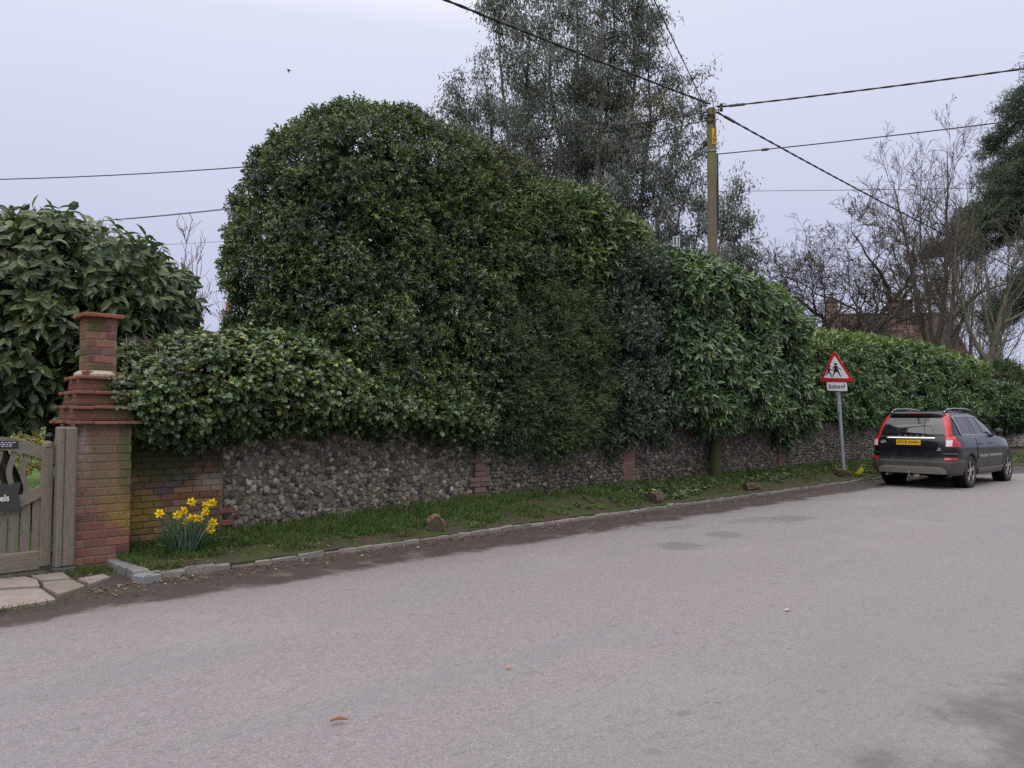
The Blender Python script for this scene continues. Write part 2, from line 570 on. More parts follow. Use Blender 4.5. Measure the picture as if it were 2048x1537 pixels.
# gateway: worn paving slabs and bare soil
def make_paving():
    k = NT("gateway_soil")
    c = k.mix(k.noise(30, 5, .7), (.03, .025, .022), (.085, .07, .06))
    k.bump(k.noise(35, 5), .8, .02)
    xs = np.linspace(-3, 2.74, 40); ys = np.linspace(7.35, 9.9, 24)
    P = np.array([[(x, y, .014 + .03 * max(0, y - 7.8) + .012 * rng.rand()) for y in ys] for x in xs])
    P[:, 0, 2] = -.02
    MB().grid(P, flip=True).build("gateway_ground", k.fin(c, .95, .15), kind='structure')
    mb = MB()
    slabs = [[(.2, 7.6), (1.42, 7.52), (1.88, 7.58), (1.9, 8.16), (1.55, 8.36), (.3, 8.4)],
             [(1.94, 7.74), (2.22, 7.98), (2.2, 8.34), (1.97, 8.42), (1.93, 8.2)],
             [(1.5, 8.42), (1.9, 8.22), (1.95, 8.52), (1.9, 8.78), (1.5, 8.84)],
             [(.4, 8.44), (1.46, 8.41), (1.46, 8.85), (.4, 8.88)],
             [(1.97, 8.47), (2.2, 8.38), (2.22, 8.76), (1.95, 8.78)],
             [(2.27, 8.02), (2.5, 8.2), (2.5, 8.42), (2.26, 8.36)],
             [(-.9, 7.7), (.15, 7.62), (.24, 8.4), (-.9, 8.42)], [(-.9, 8.46), (.35, 8.44), (.35, 8.88), (-.9, 8.9)]]
    for p in slabs:
        p = np.array(p); n = len(p)
        z = .05 + .03 * max(0, p[:, 1].mean() - 7.8)
        cen = p.mean(0)
        inn = cen + (p - cen) * .965
        V = np.concatenate([np.c_[p, np.full(n, z - .05)], np.c_[p, np.full(n, z - .006)], np.c_[inn, np.full(n, z) + rng.randn(n) * .002]])
        F = [[r * n + i, r * n + (i + 1) % n, r * n + n + (i + 1) % n, r * n + n + i] for r in (0, 1) for i in range(n)]
        mb.add(V, [F, [list(range(2 * n, 3 * n))]], np.array([.215, .18, .158]) * rng.uniform(.85, 1.1))
    mb.build("path", attr_mat("worn_paving_slab", .8, .3, .4, 7, .4, 50, .008), kind='structure')
make_paving()

# ------------------------------------------------------------------ brickwork and flint
REDS = [(.18, .078, .06), (.205, .09, .066), (.14, .064, .054), (.21, .115, .082), (.15, .082, .064)]
def brick_face(mb, o, U, N, width, height, z0=0.0, pal=REDS, bl=.215, bh=.065, j=.01, dep=.06, start=0, colf=None):
    """one face of brickwork, standing on o, running along U, facing N"""
    o, U, N = [np.array(q, dtype=float) for q in (o, U, N)]
    Wv = np.array([0, 0, 1.0])
    Mx = np.stack([U, N, Wv], 1)
    z, r = z0, start
    while z + bh * .5 < z0 + height:
        h = min(bh, z0 + height - z)
        u = -(bl * .5 + j * .5) * (r % 2) - (.03 if r % 3 == 2 else 0)
        while u < width - .01:
            a, b = max(u, 0), min(u + bl, width)
            if b - a > .02:
                cu, cz = (a + b) / 2, z + h / 2
                c = np.array(pal[rng.randint(len(pal))]) * rng.uniform(.8, 1.2)
                if colf is not None: c = colf(cu, cz - z0, c)
                pr = rng.uniform(-.003, .004)
                mb.box(o + U * cu + Wv * cz + N * (pr - dep / 2), (b - a, dep, h), c, bev=.006, M=Mx)
            u += bl + j
        z += bh + j; r += 1

def brick_mat(name, stains=()):
    """brick colour from each brick; lichen, moss and lime bloom where they grow: (x, y, z, rx, ry, rz, colour, amount)"""
    k = NT(name)
    s = k.sep(k.co())
    c = k.mix(1.0, k.attr(), k.mix(k.noise(30, 5, .65), (.65,) * 3, (1.35,) * 3), 'MULTIPLY')
    w = k.noise(6, 5, .65); w2 = k.noise(35, 4, .7)
    for (x, y, z, rx, ry, rz, col, am) in stains:
        q = 0
        for i, (p, rr) in enumerate(((x, rx), (y, ry), (z, rz))):
            d = k.math('DIVIDE', k.math('SUBTRACT', s[i], p), rr)
            d = k.math('MULTIPLY', d, d)
            q = d if i == 0 else k.math('ADD', q, d)
        q = k.math('ADD', k.math('SQRT', q), k.math('MULTIPLY', k.math('SUBTRACT', w, .5), 1.6))
        q = k.math('ADD', q, k.math('MULTIPLY', k.math('SUBTRACT', w2, .5), 1.5))
        c = k.mix(k.math('MULTIPLY', k.step(q, 1.15, .55), am), c, col)
    k.bump(k.noise(70, 4, .7), .5, .006)
    return k.fin(c, .88, .18)

MORTAR = plain("lime_mortar", (.17, .15, .12), .95, .1, var=.35, vs=40, bump=.4)
LICHEN, MOSS, BLOOM, SOOT = (.22, .155, .035), (.06, .075, .02), (.42, .38, .37), (.035, .032, .025)

def make_pillar():
    X0, X1, Y0, Y1 = 2.34, 2.95, 8.86, 9.47
    o = (2.645, 9.165, 0)
    t = thing("gate_pillar", o, "tall red brick gate pillar with four stepped ledges and a capped chimney-like top", "gate pillar")
    bm_ = brick_mat("pillar_brick", [(.12, -.3, .84, .2, .14, .36, LICHEN, .75), (.24, -.3, .6, .12, .2, .22, LICHEN, .7), (-.21, -.3, 1.2, .085, .12, .34, BLOOM, .85),
                                     (.04, -.3, 1.12, .5, .3, .5, (.15, .11, .072), .85), (.26, -.3, 1.2, .12, .3, .6, MOSS, .6), (0, 0, .02, .6, .6, .12, MOSS, .7), (-.28, 0, .9, .05, .5, .7, (.25, .2, .17), .35)])
    mb = MB()
    mb.box((2.645, 9.165, .78), (.595, .595, 1.56), (.17, .15, .12))
    brick_face(mb, (X0, Y0, 0), (1, 0, 0), (0, -1, 0), .61, 1.56, bh=.079, bl=.235)
    brick_face(mb, (X0, Y1 - .012, 0), (0, -1, 0), (-1, 0, 0), .54, 1.56, start=1, bh=.079, bl=.235)
    mb.build("shaft", bm_, t)
    tile = attr_mat("terracotta_tile", .8, .2, .4, 20, .4, 60)
    zs = [(1.575, .40), (1.735, .365), (1.89, .325), (2.05, .285)]
    for i, (z, hw) in enumerate(zs):
        core = MB()
        hw2 = hw - .082
        top = zs[i + 1][0] - .015 if i < 3 else 2.1
        core.box((2.645, 9.165, (z + top) / 2 + .02), (2 * hw2, 2 * hw2, top - z), (.15, .065, .045), bev=.006)
        for zz in np.arange(z + .045, top - .01, .055):
            core.box((2.645, 9.165, zz), (2 * hw2 + .008, 2 * hw2 + .008, .006), (.1, .085, .07))
        core.build("step", brick_mat("step_brick", [(.2, -.3, z + .1, .3, .3, .1, MOSS, .5)]), t)
        lb = MB()
        nb = 3
        for a in range(nb):
            for (ux, uy, rz) in ((1, 0, 0), (0, 1, R(90))):
                for sgn in (-1, 1):
                    cc = -hw + (a + .5) * 2 * hw / nb
                    ln = 2 * hw / nb - .005
                    x_, y_ = (cc, sgn * (hw - .05)) if ux else (sgn * (hw - .05), cc)
                    if not ux and (a == 0 or a == nb - 1): continue
                    lb.box((2.645 + x_, 9.165 + y_, z + rng.randn() * .0035), (ln, .1, .034), np.array((.185, .082, .06)) * rng.uniform(.8, 1.12), rz=rz + rng.randn() * .006, bev=.006)
        lb.box((2.645, 9.165, z), (2 * hw - .18, 2 * hw - .18, .026), (.2, .08, .05))
        lb.build("ledge", tile, t)
    fl = MB()
    fl.lathe([(.245, 2.062), (.25, 2.09), (.215, 2.125), (.19, 2.13)], 24, (2.645, 9.165, 0), col=(.36, .32, .25))
    fl.build("mortar_bed", plain("pale_mortar", (.36, .31, .23), .95, .1, var=.3, vs=25, bump=.5), t)
    up = MB()
    up.box((2.645, 9.165, 2.41), (.31, .31, .60), (.2, .17, .13))
    h2 = .162
    for o_, U, N in (((2.645 - h2, 9.165 - h2, 0), (1, 0, 0), (0, -1, 0)), ((2.645 - h2, 9.165 + h2 - .008, 0), (0, -1, 0), (-1, 0, 0)),
                     ((2.645 + h2, 9.165 - h2 + .008, 0), (0, 1, 0), (1, 0, 0))):
        brick_face(up, o_, U, N, 2 * h2 - .01, .575, 2.13, bl=.19, start=int(N[0] != 0), bh=.075)
    up.build("chimney_stack", brick_mat("stack_brick", [(-.1, -.16, 2.62, .14, .1, .12, MOSS, .7), (0, -.16, 2.17, .16, .1, .05, MOSS, .7), (-.16, 0, 2.4, .05, .2, .3, MOSS, .35)]), t)
    cp = MB()
    for a in range(3):
        for b in range(3):
            cp.box((2.645 + (a - 1) * .15, 9.165 + (b - 1) * .15, 2.725 + rng.randn() * .003), (.146, .146, .042), np.array((.22, .08, .055)) * rng.uniform(.75, 1.1), rz=rng.randn() * .012, bev=.007)
    cp.box((2.645, 9.165, 2.735), (.40, .40, .03), (.16, .07, .05), bev=.01)
    cp.build("cap", tile, t)
    t.scale = (.92, .92, 1)
    t.location.x -= .03
make_pillar()

def ico(sub=1):
    import bmesh
    b = bmesh.new(); bmesh.ops.create_icosphere(b, subdivisions=sub, radius=1.0)
    V = np.array([v.co[:] for v in b.verts]); F = np.array([[v.index for v in f.verts] for f in b.faces])
    b.free()
    return V, F
ICO1, ICO2 = ico(1), ico(2)

def flints(mb, x0, x1, y, z0f, z1f, sz, pal, skip=(), irregular=.35, ico_=ICO2, proud=.02):
    V0, F0 = ico_
    z = 0
    row = 0
    n = len(V0)
    warm = np.array([1.15, 1.06, .97]) * .92
    Vs, Cs = [], []
    top = max(float(z1f(x0)), float(z1f(x1)))
    while z < top:
        h = sz * (rng.uniform(.55, 1.15) if irregular > .5 else rng.uniform(.8, 1.05))
        x = x0 + rng.rand() * sz
        while x < x1:
            w = sz * rng.uniform(.7, 1.4)
            zc = z + h / 2 + rng.randn() * sz * .12 * (1 + irregular)
            xc = x + w / 2
            if zc > z0f(xc) and zc < z1f(xc) and not any(a < xc < b for a, b in skip):
                c = np.array(pal[rng.randint(len(pal))]) * rng.uniform(.7, 1.25) * warm * (1.35 if irregular > .5 else 1.0) * (1.9 if rng.rand() < .06 else 1)
                V = V0 * np.array([w * .58, .045, h * .62])
                V = V * (1 + irregular * .45 * rng.randn(n, 1).clip(-1.5, 1.5) * .5)
                V[:, 1] = np.maximum(V[:, 1], -.045 * rng.uniform(.6, 1.0) + .12 * V[:, 2] * rng.randn())
                a = rng.randn() * .5 * (1 + irregular)
                ca, sa = math.cos(a), math.sin(a)
                V = np.stack([V[:, 0] * ca - V[:, 2] * sa, V[:, 1], V[:, 0] * sa + V[:, 2] * ca], 1)
                if rng.rand() < (.85 if irregular > .5 else .95):
                    Vs.append(V + np.array([xc, y + .028 - proud * rng.uniform(.5, 1.2), zc])); 
                    cc = np.repeat(c[None], n, 0)
                    rim = (V0[:, 1] > -.35)[:, None]
                    cc = np.where(rim, cc * .6 + np.array([.09, .078, .062]) * .4, cc)
                    Cs.append(cc)
            x += w * .96
        z += h * .9; row += 1
    m = len(Vs)
    F = (F0[None] + (np.arange(m) * n)[:, None, None]).reshape(-1, 3)
    mb.add(np.concatenate(Vs), [F], np.concatenate(Cs))

def wall_slab(mb, x0, x1, y, th, z0f, z1f, col):
    xs = np.arange(x0, x1 + .001, .25)
    zs = np.linspace(0, 1, 10)
    P = np.zeros((len(xs), 10, 3))
    for i, x in enumerate(xs):
        a, b = z0f(x) - .2, z1f(x)
        P[i, :, 0] = x; P[i, :, 2] = a + (b - a) * zs
        P[i, :, 1] = y + .012 * (vnoise(np.stack([np.full(10, x) * 4, P[i, :, 2] * 4, zs * 0], 1)) - .5)
    mb.grid(P, col)
    Q = P.copy(); Q[:, :, 1] = y + th
    mb.grid(Q, col, flip=True)
    mb.grid(np.stack([P[:, -1], Q[:, -1]], 1), col)
    for i, fl in ((0, True), (-1, False)):
        mb.grid(np.stack([P[i], Q[i]], 1), col, flip=fl)

GREY = [(.17, .16, .145), (.10, .095, .09), (.055, .053, .052), (.17, .155, .13), (.035, .034, .036), (.13, .11, .085), (.20, .185, .165), (.085, .07, .055), (.12, .105, .085)]
DARK = [(.095, .085, .078), (.05, .046, .045), (.03, .028, .029), (.125, .11, .096), (.065, .055, .047), (.14, .128, .115), (.042, .035, .031)]
PALE = [(.34, .31, .29), (.24, .22, .21), (.13, .125, .13), (.42, .39, .37), (.28, .23, .19), (.09, .09, .095)]

def make_wall():
    t = thing("garden_wall", (3.0, 9.45, .1), "long old flint and brick garden wall running beneath the hedges to behind the car", "wall")
    gz = lambda x: float(zwall(x)) - .12
    piers = [(8.2, 8.66), (12.25, 12.62), (18.75, 19.1)]
    # brick end beside the pillar
    mb = MB()
    mb.box((3.53, 9.46, .74), (1.16, .26, 1.36), (.14, .12, .09))
    OLD = [(.17, .085, .05), (.2, .11, .065), (.14, .08, .05), (.22, .14, .08), (.12, .075, .055), (.1, .095, .09)]
    brick_face(mb, (2.952, 9.315, 0), (1, 0, 0), (0, -1, 0), 1.14, 1.36, .06, pal=OLD)
    for i in range(5):
        if i % 2 == 0:
            mb.box((4.17, 9.37, .18 + i * .075), (.2, .12, .066), (.16, .075, .055), bev=.006)
    mb.build("brick_end", brick_mat("old_wall_brick", [(.15, -.14, .45, .3, .1, .28, LICHEN, .6), (.55, -.14, .2, .5, .1, .2, LICHEN, .3), (.5, -.14, 1.1, .9, .3, .36, SOOT, .8), (.3, -.14, 1.0, .5, .2, .25, MOSS, .6),
                                                               (.95, -.14, .75, .18, .2, .12, (.25, .23, .22), .5)]), t)
    # mortared flints, then coursed dark cobbles
    zt = lambda x: 1.5
    ma = MB()
    wall_slab(ma, 4.1, 39.0, 9.43, .42, gz, zt, (.15, .13, .102))
    ma.build("wall_core", attr_mat("wall_mortar", .95, .1, .5, 5, .6, 45, .01), t)
    fa = MB()
    flints(fa, 4.08, 8.22, 9.43, gz, zt, .074, GREY, irregular=.7, proud=.022)
    fa.build("knapped_flint", M_stone, t)
    fb = MB()
    flints(fb, 8.62, 19.3, 9.43, gz, zt, .076, DARK, skip=piers, irregular=.35, proud=.03)
    fb.build("coursed_flint", M_stone, t)
    fc = MB()
    flints(fc, 19.3, 38.9, 9.43, gz, zt, .095, [tuple(np.array(c) * 1.15) for c in DARK], ico_=ICO1, irregular=.3, proud=.03)
    fc.build("distant_flint", M_stone, t)
    for i, (a, b) in enumerate(piers):
        p = MB()
        z = gz(a)
        if i == 0:      # long and short quoins
            q = 0
            while z < 1.4:
                h = [.25, .08, .16, .2, .12][q % 5]
                w = (.45, .24)[q % 2] if q != 0 else .47
                for c in np.arange(z, z + h - .05, .078):
                    k_ = 2 if w > .3 else 1
                    for s in range(k_):
                        p.box((8.43 + (s - (k_ - 1) / 2) * w / k_, 9.43, c + .035), (w / k_ - .008, .14, .068), np.array((.165, .108, .088)) * rng.uniform(.75, 1.2), bev=.006)
                z += h + .012; q += 1
            p.box((8.43, 9.46, .8), (.2, .16, 1.4), (.15, .12, .1))
        else:
            p.box(((a + b) / 2, 9.47, .8), (b - a - .01, .16, 1.5), (.14, .115, .1))
            brick_face(p, (a, 9.385, 0), (1, 0, 0), (0, -1, 0), b - a, 1.3, z, pal=[(.17, .095, .07), (.2, .115, .085), (.15, .09, .07)])
        p.build("brick_pier", brick_mat("pier_brick", [(i * 4.1 + 5.3, -.05, 1.25, .5, .3, .35, SOOT, .7)]), t)
make_wall()

def make_far_wall():
    t = thing("flint_wall", (39.3, 9.5, .3), "pale flint wall with an orange brick coping beyond the parked car", "wall")
    gz = lambda x: .2
    zt = lambda x: 1.52
    a = MB(); wall_slab(a, 39.3, 62, 9.43, .4, gz, zt, (.26, .24, .22)); a.build("wall_core", attr_mat("far_mortar", .95, .1, .4, 5, .4, 45), t)
    f = MB(); flints(f, 39.5, 62, 9.43, gz, zt, .12, PALE, ico_=ICO1, irregular=.3, proud=.035); f.build("flint_face", M_stone, t)
    c = MB()
    for z, w in ((1.56, .5), (1.64, .46)):
        x = 39.3
        while x < 62:
            l = .225
            c.box((x + l / 2, 9.6, z), (l - .012, w, .066), np.array((.36, .19, .11)) * rng.uniform(.75, 1.2)); x += l
    c.build("brick_coping", attr_mat("coping_brick", .9, .15, .3, 20, .3), t)
    q = MB()
    z = .25
    while z < 1.5:
        q.box((39.38, 9.5, z), (.24, .3, .066), np.array((.25, .11, .075)) * rng.uniform(.8, 1.2), bev=.005); z += .076
    q.build("brick_quoin", attr_mat("quoin_brick", .9, .15, .3, 20, .3), t)
make_far_wall()

# ------------------------------------------------------------------ gate
def make_gate():
    k = NT("weathered_oak")
    s = k.scalev(k.co(), (9, 9, 1.0))
    g = k.noise(5, 5, .65, s)
    g2 = k.noise(22, 4, .7, s)
    c = k.mix(g, (.085, .07, .052), (.255, .225, .185))
    c = k.mix(k.step(g2, .62, .75), c, (.045, .038, .03))
    c = k.mix(k.math('MULTIPLY', k.step(k.noise(14, 4), .62, .72), .5), c, (.09, .10, .05))
    k.bump(g2, .6, .012)
    oak = k.fin(c, .9, .15)
    kb = NT("weathered_oak_rail")
    s = kb.scalev(kb.co(), (1.0, 9, 9))
    g = kb.noise(5, 5, .65, s); g2 = kb.noise(22, 4, .7, s)
    c = kb.mix(g, (.09, .075, .055), (.27, .24, .195)); c = kb.mix(kb.step(g2, .62, .75), c, (.045, .038, .03))
    kb.bump(g2, .6, .012)
    oakr = kb.fin(c, .9, .15)
    # post against the pillar
    t = thing("gate_post", (2.23, 8.87, 0), "grooved grey oak gate post against the brick pillar", "post")
    p = MB()
    p.box((2.195, 8.86, .82), (.06, .15, 1.42), bev=.012); p.box((2.283, 8.865, .82), (.11, .17, 1.42), bev=.018)
    p.box((2.226, 8.88, .81), (.03, .1, 1.38))
    p.build("post", oak, t)
    f = MB(); f.box((2.25, 8.85, .055), (.2, .2, .11), bev=.012); f.build("foot", plain("lead_shoe", (.06, .06, .065), .7, .3, var=.3), t)
    # gate leaf
    Y = 8.93
    t = thing("garden_gate", (1.45, Y, .05), "weathered oak garden gate with wavy balusters and an arched top rail", "gate")
    def arch(x, z_end, z_mid): return z_mid + (z_end - z_mid) * ((x - 1.52) / .66) ** 2
    for sx in (1, -1):
        x = 1.52 + sx * .582
        st = MB()
        st.box((x, Y, .73), (.105, .075, 1.22), bev=.012)
        st.lathe([(.0525, 0), (.05, .03), (.037, .05), (.01, .06)], 12, (x, Y, 1.33))
        st.build("stile", oak, t)
    def rail(name, z0, z1, h, ty):
        mb = MB()
        xs = np.linspace(.99, 2.055, 18)
        rows = []
        for x in xs:
            z = arch(x, z0, z1)
            rows.append([(x, Y - ty, z - h), (x, Y - ty, z), (x, Y + ty, z), (x, Y + ty, z - h), (x, Y - ty, z - h)])
        mb.grid(rows); return mb.build(name, oakr, t)
    rail("top_rail", 1.27, 1.45, .13, .028)
    rail("middle_rail", 1.03, .78, .115, .028)
    b = MB(); b.box((1.52, Y, .19), (1.08, .06, .2), bev=.015); b.build("bottom_rail", oakr, t)
    for i, x in enumerate(np.arange(1.1, 2.02, .115)):
        z0, z1 = arch(x, 1.03, .78) - .03, arch(x, 1.27, 1.45) - .1
        u = np.linspace(0, 1, 14)
        xc = x + .018 * np.sin(u * 2 * math.pi * 1.25 + .4)
        rows = [[(a - .024, Y - .012, z), (a + .024, Y - .012, z), (a + .024, Y + .012, z), (a - .024, Y + .012, z), (a - .024, Y - .012, z)] for a, z in zip(xc, z0 + (z1 - z0) * u)]
        MB().grid(rows).build("baluster", oak, t)
    for i in range(11):
        x = 1.025 + i * .1
        z1 = arch(x, 1.03, .78) - .09
        bo = MB(); bo.box((x, Y + .005 + .003 * (i % 2), (.27 + z1) / 2), (.086, .022, z1 - .27), bev=.006); bo.build("board", oak, t)
    kn = MB(); kn.lathe([(.012, 0), (.014, .02), (.036, .035), (.042, .055), (.034, .08), (.008, .092)], 12, (2.14, Y + .09, 1.38)); kn.lathe([(.014, -.3), (.014, 0)], 8, (2.14, Y + .09, 1.38))
    kn.build("latch_knob", M_black, t)
    # slate name sign with a wavy outline and pale lettering
    sg = MB()
    xs = np.linspace(.98, 1.865, 22)
    up = [(x, .965 + .012 * math.sin(x * 23) + (.03 if x > 1.8 else 0)) for x in xs]
    dn = [(x, .715 + .008 * math.sin(x * 19 + 1)) for x in xs[::-1]]
    sg.prism(dn[::-1] + [(1.862, .8), (1.84, .86)] + up[::-1], ((0, Y - .034, 0), (1, 0, 0), (0, 0, 1), (0, -1, 0)), .022)
    so = sg.build("name_sign", plain("dark_slate", (.035, .038, .036), .6, .35, var=.25, bump=.3), t)
    text(so, "name_lettering", "Laurels", (1.77, Y - .0575, .835), .088, plain("cream_paint", (.62, .6, .52), .6, .3), rx=90, align='RIGHT', sx=.85, bold=.002)
    pl = MB(); pl.box((1.7, Y - .033, 1.36), (.27, .008, .075), bev=.003, rz=0)
    po = pl.build("plaque", plain("navy_enamel", (.02, .022, .04), .35, .5), t)
    rr = MB()
    for i, (z, w) in enumerate(((1.378, .2), (1.36, .16), (1.342, .13))):
        x = 1.7 - w / 2
        while x < 1.7 + w / 2:
            l = rng.uniform(.012, .03); rr.box((x + l / 2, Y - .0375, z), (l, .002, .008)); x += l + .01
    rr.build("plaque_marks", plain("white_enamel", (.5, .5, .5), .5), po)
    sl = MB(); sl.box((1.35, 8.98, .03), (1.6, .16, .06), bev=.01)
    tag(sl.build("gate_sill", oakr, origin=(1.35, 8.98, 0)), "low timber sill lying under the oak garden gate", "sill")

def text(parent, name, s, loc, size, mat, rx=90, rz=0, align='CENTER', sx=1.0, bold=0.0, local=False, ext=.0006, spacing=1.0):
    cu = bpy.data.curves.new(name, 'FONT')
    cu.body = s; cu.size = size; cu.align_x = align; cu.align_y = 'CENTER'
    cu.extrude = ext; cu.offset = bold; cu.space_character = spacing; cu.resolution_u = 3
    tmp = bpy.data.objects.new(name + "_outline", cu)
    COL.objects.link(tmp)
    dg = bpy.context.evaluated_depsgraph_get()
    me = bpy.data.meshes.new_from_object(tmp.evaluated_get(dg))
    bpy.data.objects.remove(tmp)
    M = Matrix.Translation(Vector(loc)) @ Matrix.Rotation(R(rz), 4, 'Z') @ Matrix.Rotation(R(rx), 4, 'X') @ Matrix.Diagonal((sx, 1, 1, 1))
    if not local:
        M = Matrix.Translation(-Vector(ORG[parent.name])) @ M
    me.transform(M)
    me.name = name
    me.materials.clear(); me.materials.append(mat)
    o = bpy.data.objects.new(name, me)
    COL.objects.link(o); o.parent = parent
    ORG[o.name] = ORG[parent.name]
    return o
make_gate()

# ------------------------------------------------------------------ leaves and hedges
SHAPES = {
    'diamond': (np.array([(0, 0, 0), (.45, .5, .10), (1, 0, -.08), (.45, -.5, .10)]), [[(0, 2, 1), (0, 3, 2)]]),
    'oval': (np.array([(0, 0, 0), (.3, .46, .07), (.68, .42, .05), (1, 0, -.10), (.68, -.42, .05), (.3, -.46, .07), (.3, 0, 0), (.68, 0, -.03)]),
             [[(0, 6, 1), (2, 7, 3), (0, 5, 6), (4, 3, 7)], [(1, 6, 7, 2), (6, 5, 4, 7)]]),
    'ivy': (np.array([(0, 0, 0), (-.08, .42, .05), (.32, .34, .04), (.42, .56, .02), (.62, .26, .03), (1, 0, -.08), (.62, -.26, .03), (.42, -.56, .02), (.32, -.34, .04), (-.08, -.42, .05)]),
            [[(0, 2, 1), (0, 4, 2), (2, 4, 3), (0, 5, 4), (0, 6, 5), (0, 8, 6), (8, 7, 6), (0, 9, 8)]]),
    'strip': (np.array([(0, .5, 0), (0, -.5, 0), (.55, .4, .04), (.55, -.4, .04), (1, 0, -.1)]), [[(2, 4, 3)], [(0, 2, 3, 1)]]),
    'needle': (np.array([(0, .5, 0), (0, -.5, 0), (1, 0, 0)]), [[(0, 2, 1)]]),
}

def add_leaves(mb, P, A, N, L, W, col, shape):
    sh, faces = SHAPES[shape]
    A = unit(A)
    S = unit(np.cross(A, N)); N = np.cross(S, A)
    n, m = len(P), len(sh)
    L = np.broadcast_to(np.asarray(L, float), (n,)); W = np.broadcast_to(np.asarray(W, float), (n,))
    V = (P[:, None] + A[:, None] * (sh[None, :, 0, None] * L[:, None, None]) + S[:, None] * (sh[None, :, 1, None] * W[:, None, None])
         + N[:, None] * (sh[None, :, 2, None] * L[:, None, None]))
    off = (np.arange(n) * m)[:, None, None]
    F = [(np.array(f)[None] + off).reshape(-1, len(f[0])) for f in faces]
    mb.add(V.reshape(-1, 3), F, np.repeat(col, m, 0))

def sd_poly(x, z, poly):
    p = np.stack([x, z], 1)
    d = np.full(len(p), 1e9); s = np.ones(len(p))
    n = len(poly)
    for i in range(n):
        a = np.array(poly[i]); b = np.array(poly[i - 1])
        e = b - a; w = p - a
        q = w - e * np.clip((w @ e) / (e @ e), 0, 1)[:, None]
        d = np.minimum(d, (q * q).sum(1))
        c1 = p[:, 1] >= a[1]; c2 = p[:, 1] < b[1]; c3 = e[0] * w[:, 1] > e[1] * w[:, 0]
        fl = (c1 & c2 & c3) | (~c1 & ~c2 & ~c3)
        s = np.where(fl, -s, s)
    return s * np.sqrt(d)

def sdf_prism(poly, yc, h, r, amp=.14, fr=1.1, seed=0.0, amp2=.05, trim=0.0):
    def f(p):
        y_c = yc(p[:, 0]) if callable(yc) else yc
        q0 = sd_poly(p[:, 0], p[:, 2], poly) + r
        q1 = np.abs(p[:, 1] - y_c) - h + r
        d = np.minimum(np.maximum(q0, q1), 0) + np.sqrt(np.maximum(q0, 0) ** 2 + np.maximum(q1, 0) ** 2) - r
        return d + trim + amp * 2 * (vnoise(p * fr + seed) - .5) + amp2 * 2 * (vnoise(p * fr * 3.1 + seed + 9) - .5)
    return f

def sdf_ball(c, rad, amp=.2, fr=1.1, seed=0.0, e=2.0):
    c = np.array(c); rad = np.array(rad)
    def f(p):
        k = (np.abs((p - c) / rad) ** e).sum(1) ** (1 / e)
        return (k - 1) * rad.min() + amp * 2 * (vnoise(p * fr + seed) - .5)
    return f

def surf_pts(f, lo, hi, n, band=.4):
    lo, hi = np.array(lo, float), np.array(hi, float)
    out, tot = [], 0
    for _ in range(60):
        p = lo + (hi - lo) * rng.rand(120000, 3)
        d = f(p)
        k = np.abs(d) < band
        p, d = p[k], d[k]
        e = .03
        g = np.stack([f(p + np.eye(3)[i] * e) - d for i in range(3)], 1)
        g = unit(g)
        p = p - g * d[:, None]
        d2 = f(p)
        p = p - g * d2[:, None]
        out.append(np.concatenate([p, g], 1)); tot += len(p)
        if tot >= n * 1.6: break
    o = np.concatenate(out)
    rng.shuffle(o)
    return o[:, :3], o[:, 3:]

def cull(p, n, back=.22, zmin=None):
    """the far side of a hedge is kept thin"""
    view = unit(np.array([0, 0, 1.6]) - p)
    fac = (view * n).sum(1)
    k = (fac > -.3) | (rng.rand(len(p)) < back)
    if zmin is not None: k &= p[:, 2] > zmin
    return k

def tone(base, alt, f, jit=.2):
    """colour per leaf: between two greens, plus its own difference"""
    f = np.clip(f, 0, 1)[:, None]
    c = np.array(base)[None] * (1 - f) + np.array(alt)[None] * f
    return c * (1 + jit * rng.randn(len(f), 1).clip(-2, 2))

def pad_field(p, count, r, out, deep, squash=1.6):
    """the hedge face breaks up into overlapping sprays: how far each point stands out, and which spray it belongs to"""
    from mathutils.kdtree import KDTree
    sc = np.array([1, 1, squash])
    c = p[rng.permutation(len(p))[:count]] * sc
    t = KDTree(len(c))
    for i, v in enumerate(c): t.insert(v, i)
    t.balance()
    q = (p + np.array([0, 0, .0])) * sc
    d = np.zeros(len(p)); w = np.zeros(len(p), int)
    for i, v in enumerate(q):
        _, w[i], d[i] = t.find(v)
    rr = r * rng.uniform(.65, 1.35, count)
    x = d / rr[w]
    off = np.where(x < 1, out * rng.uniform(.4, 1.2, count)[w] * (1 - x ** 2), -deep * np.clip((x - 1) * 2.0, 0, 1))
    return off, rng.rand(count)[w], np.clip(x, 0, 1.5)

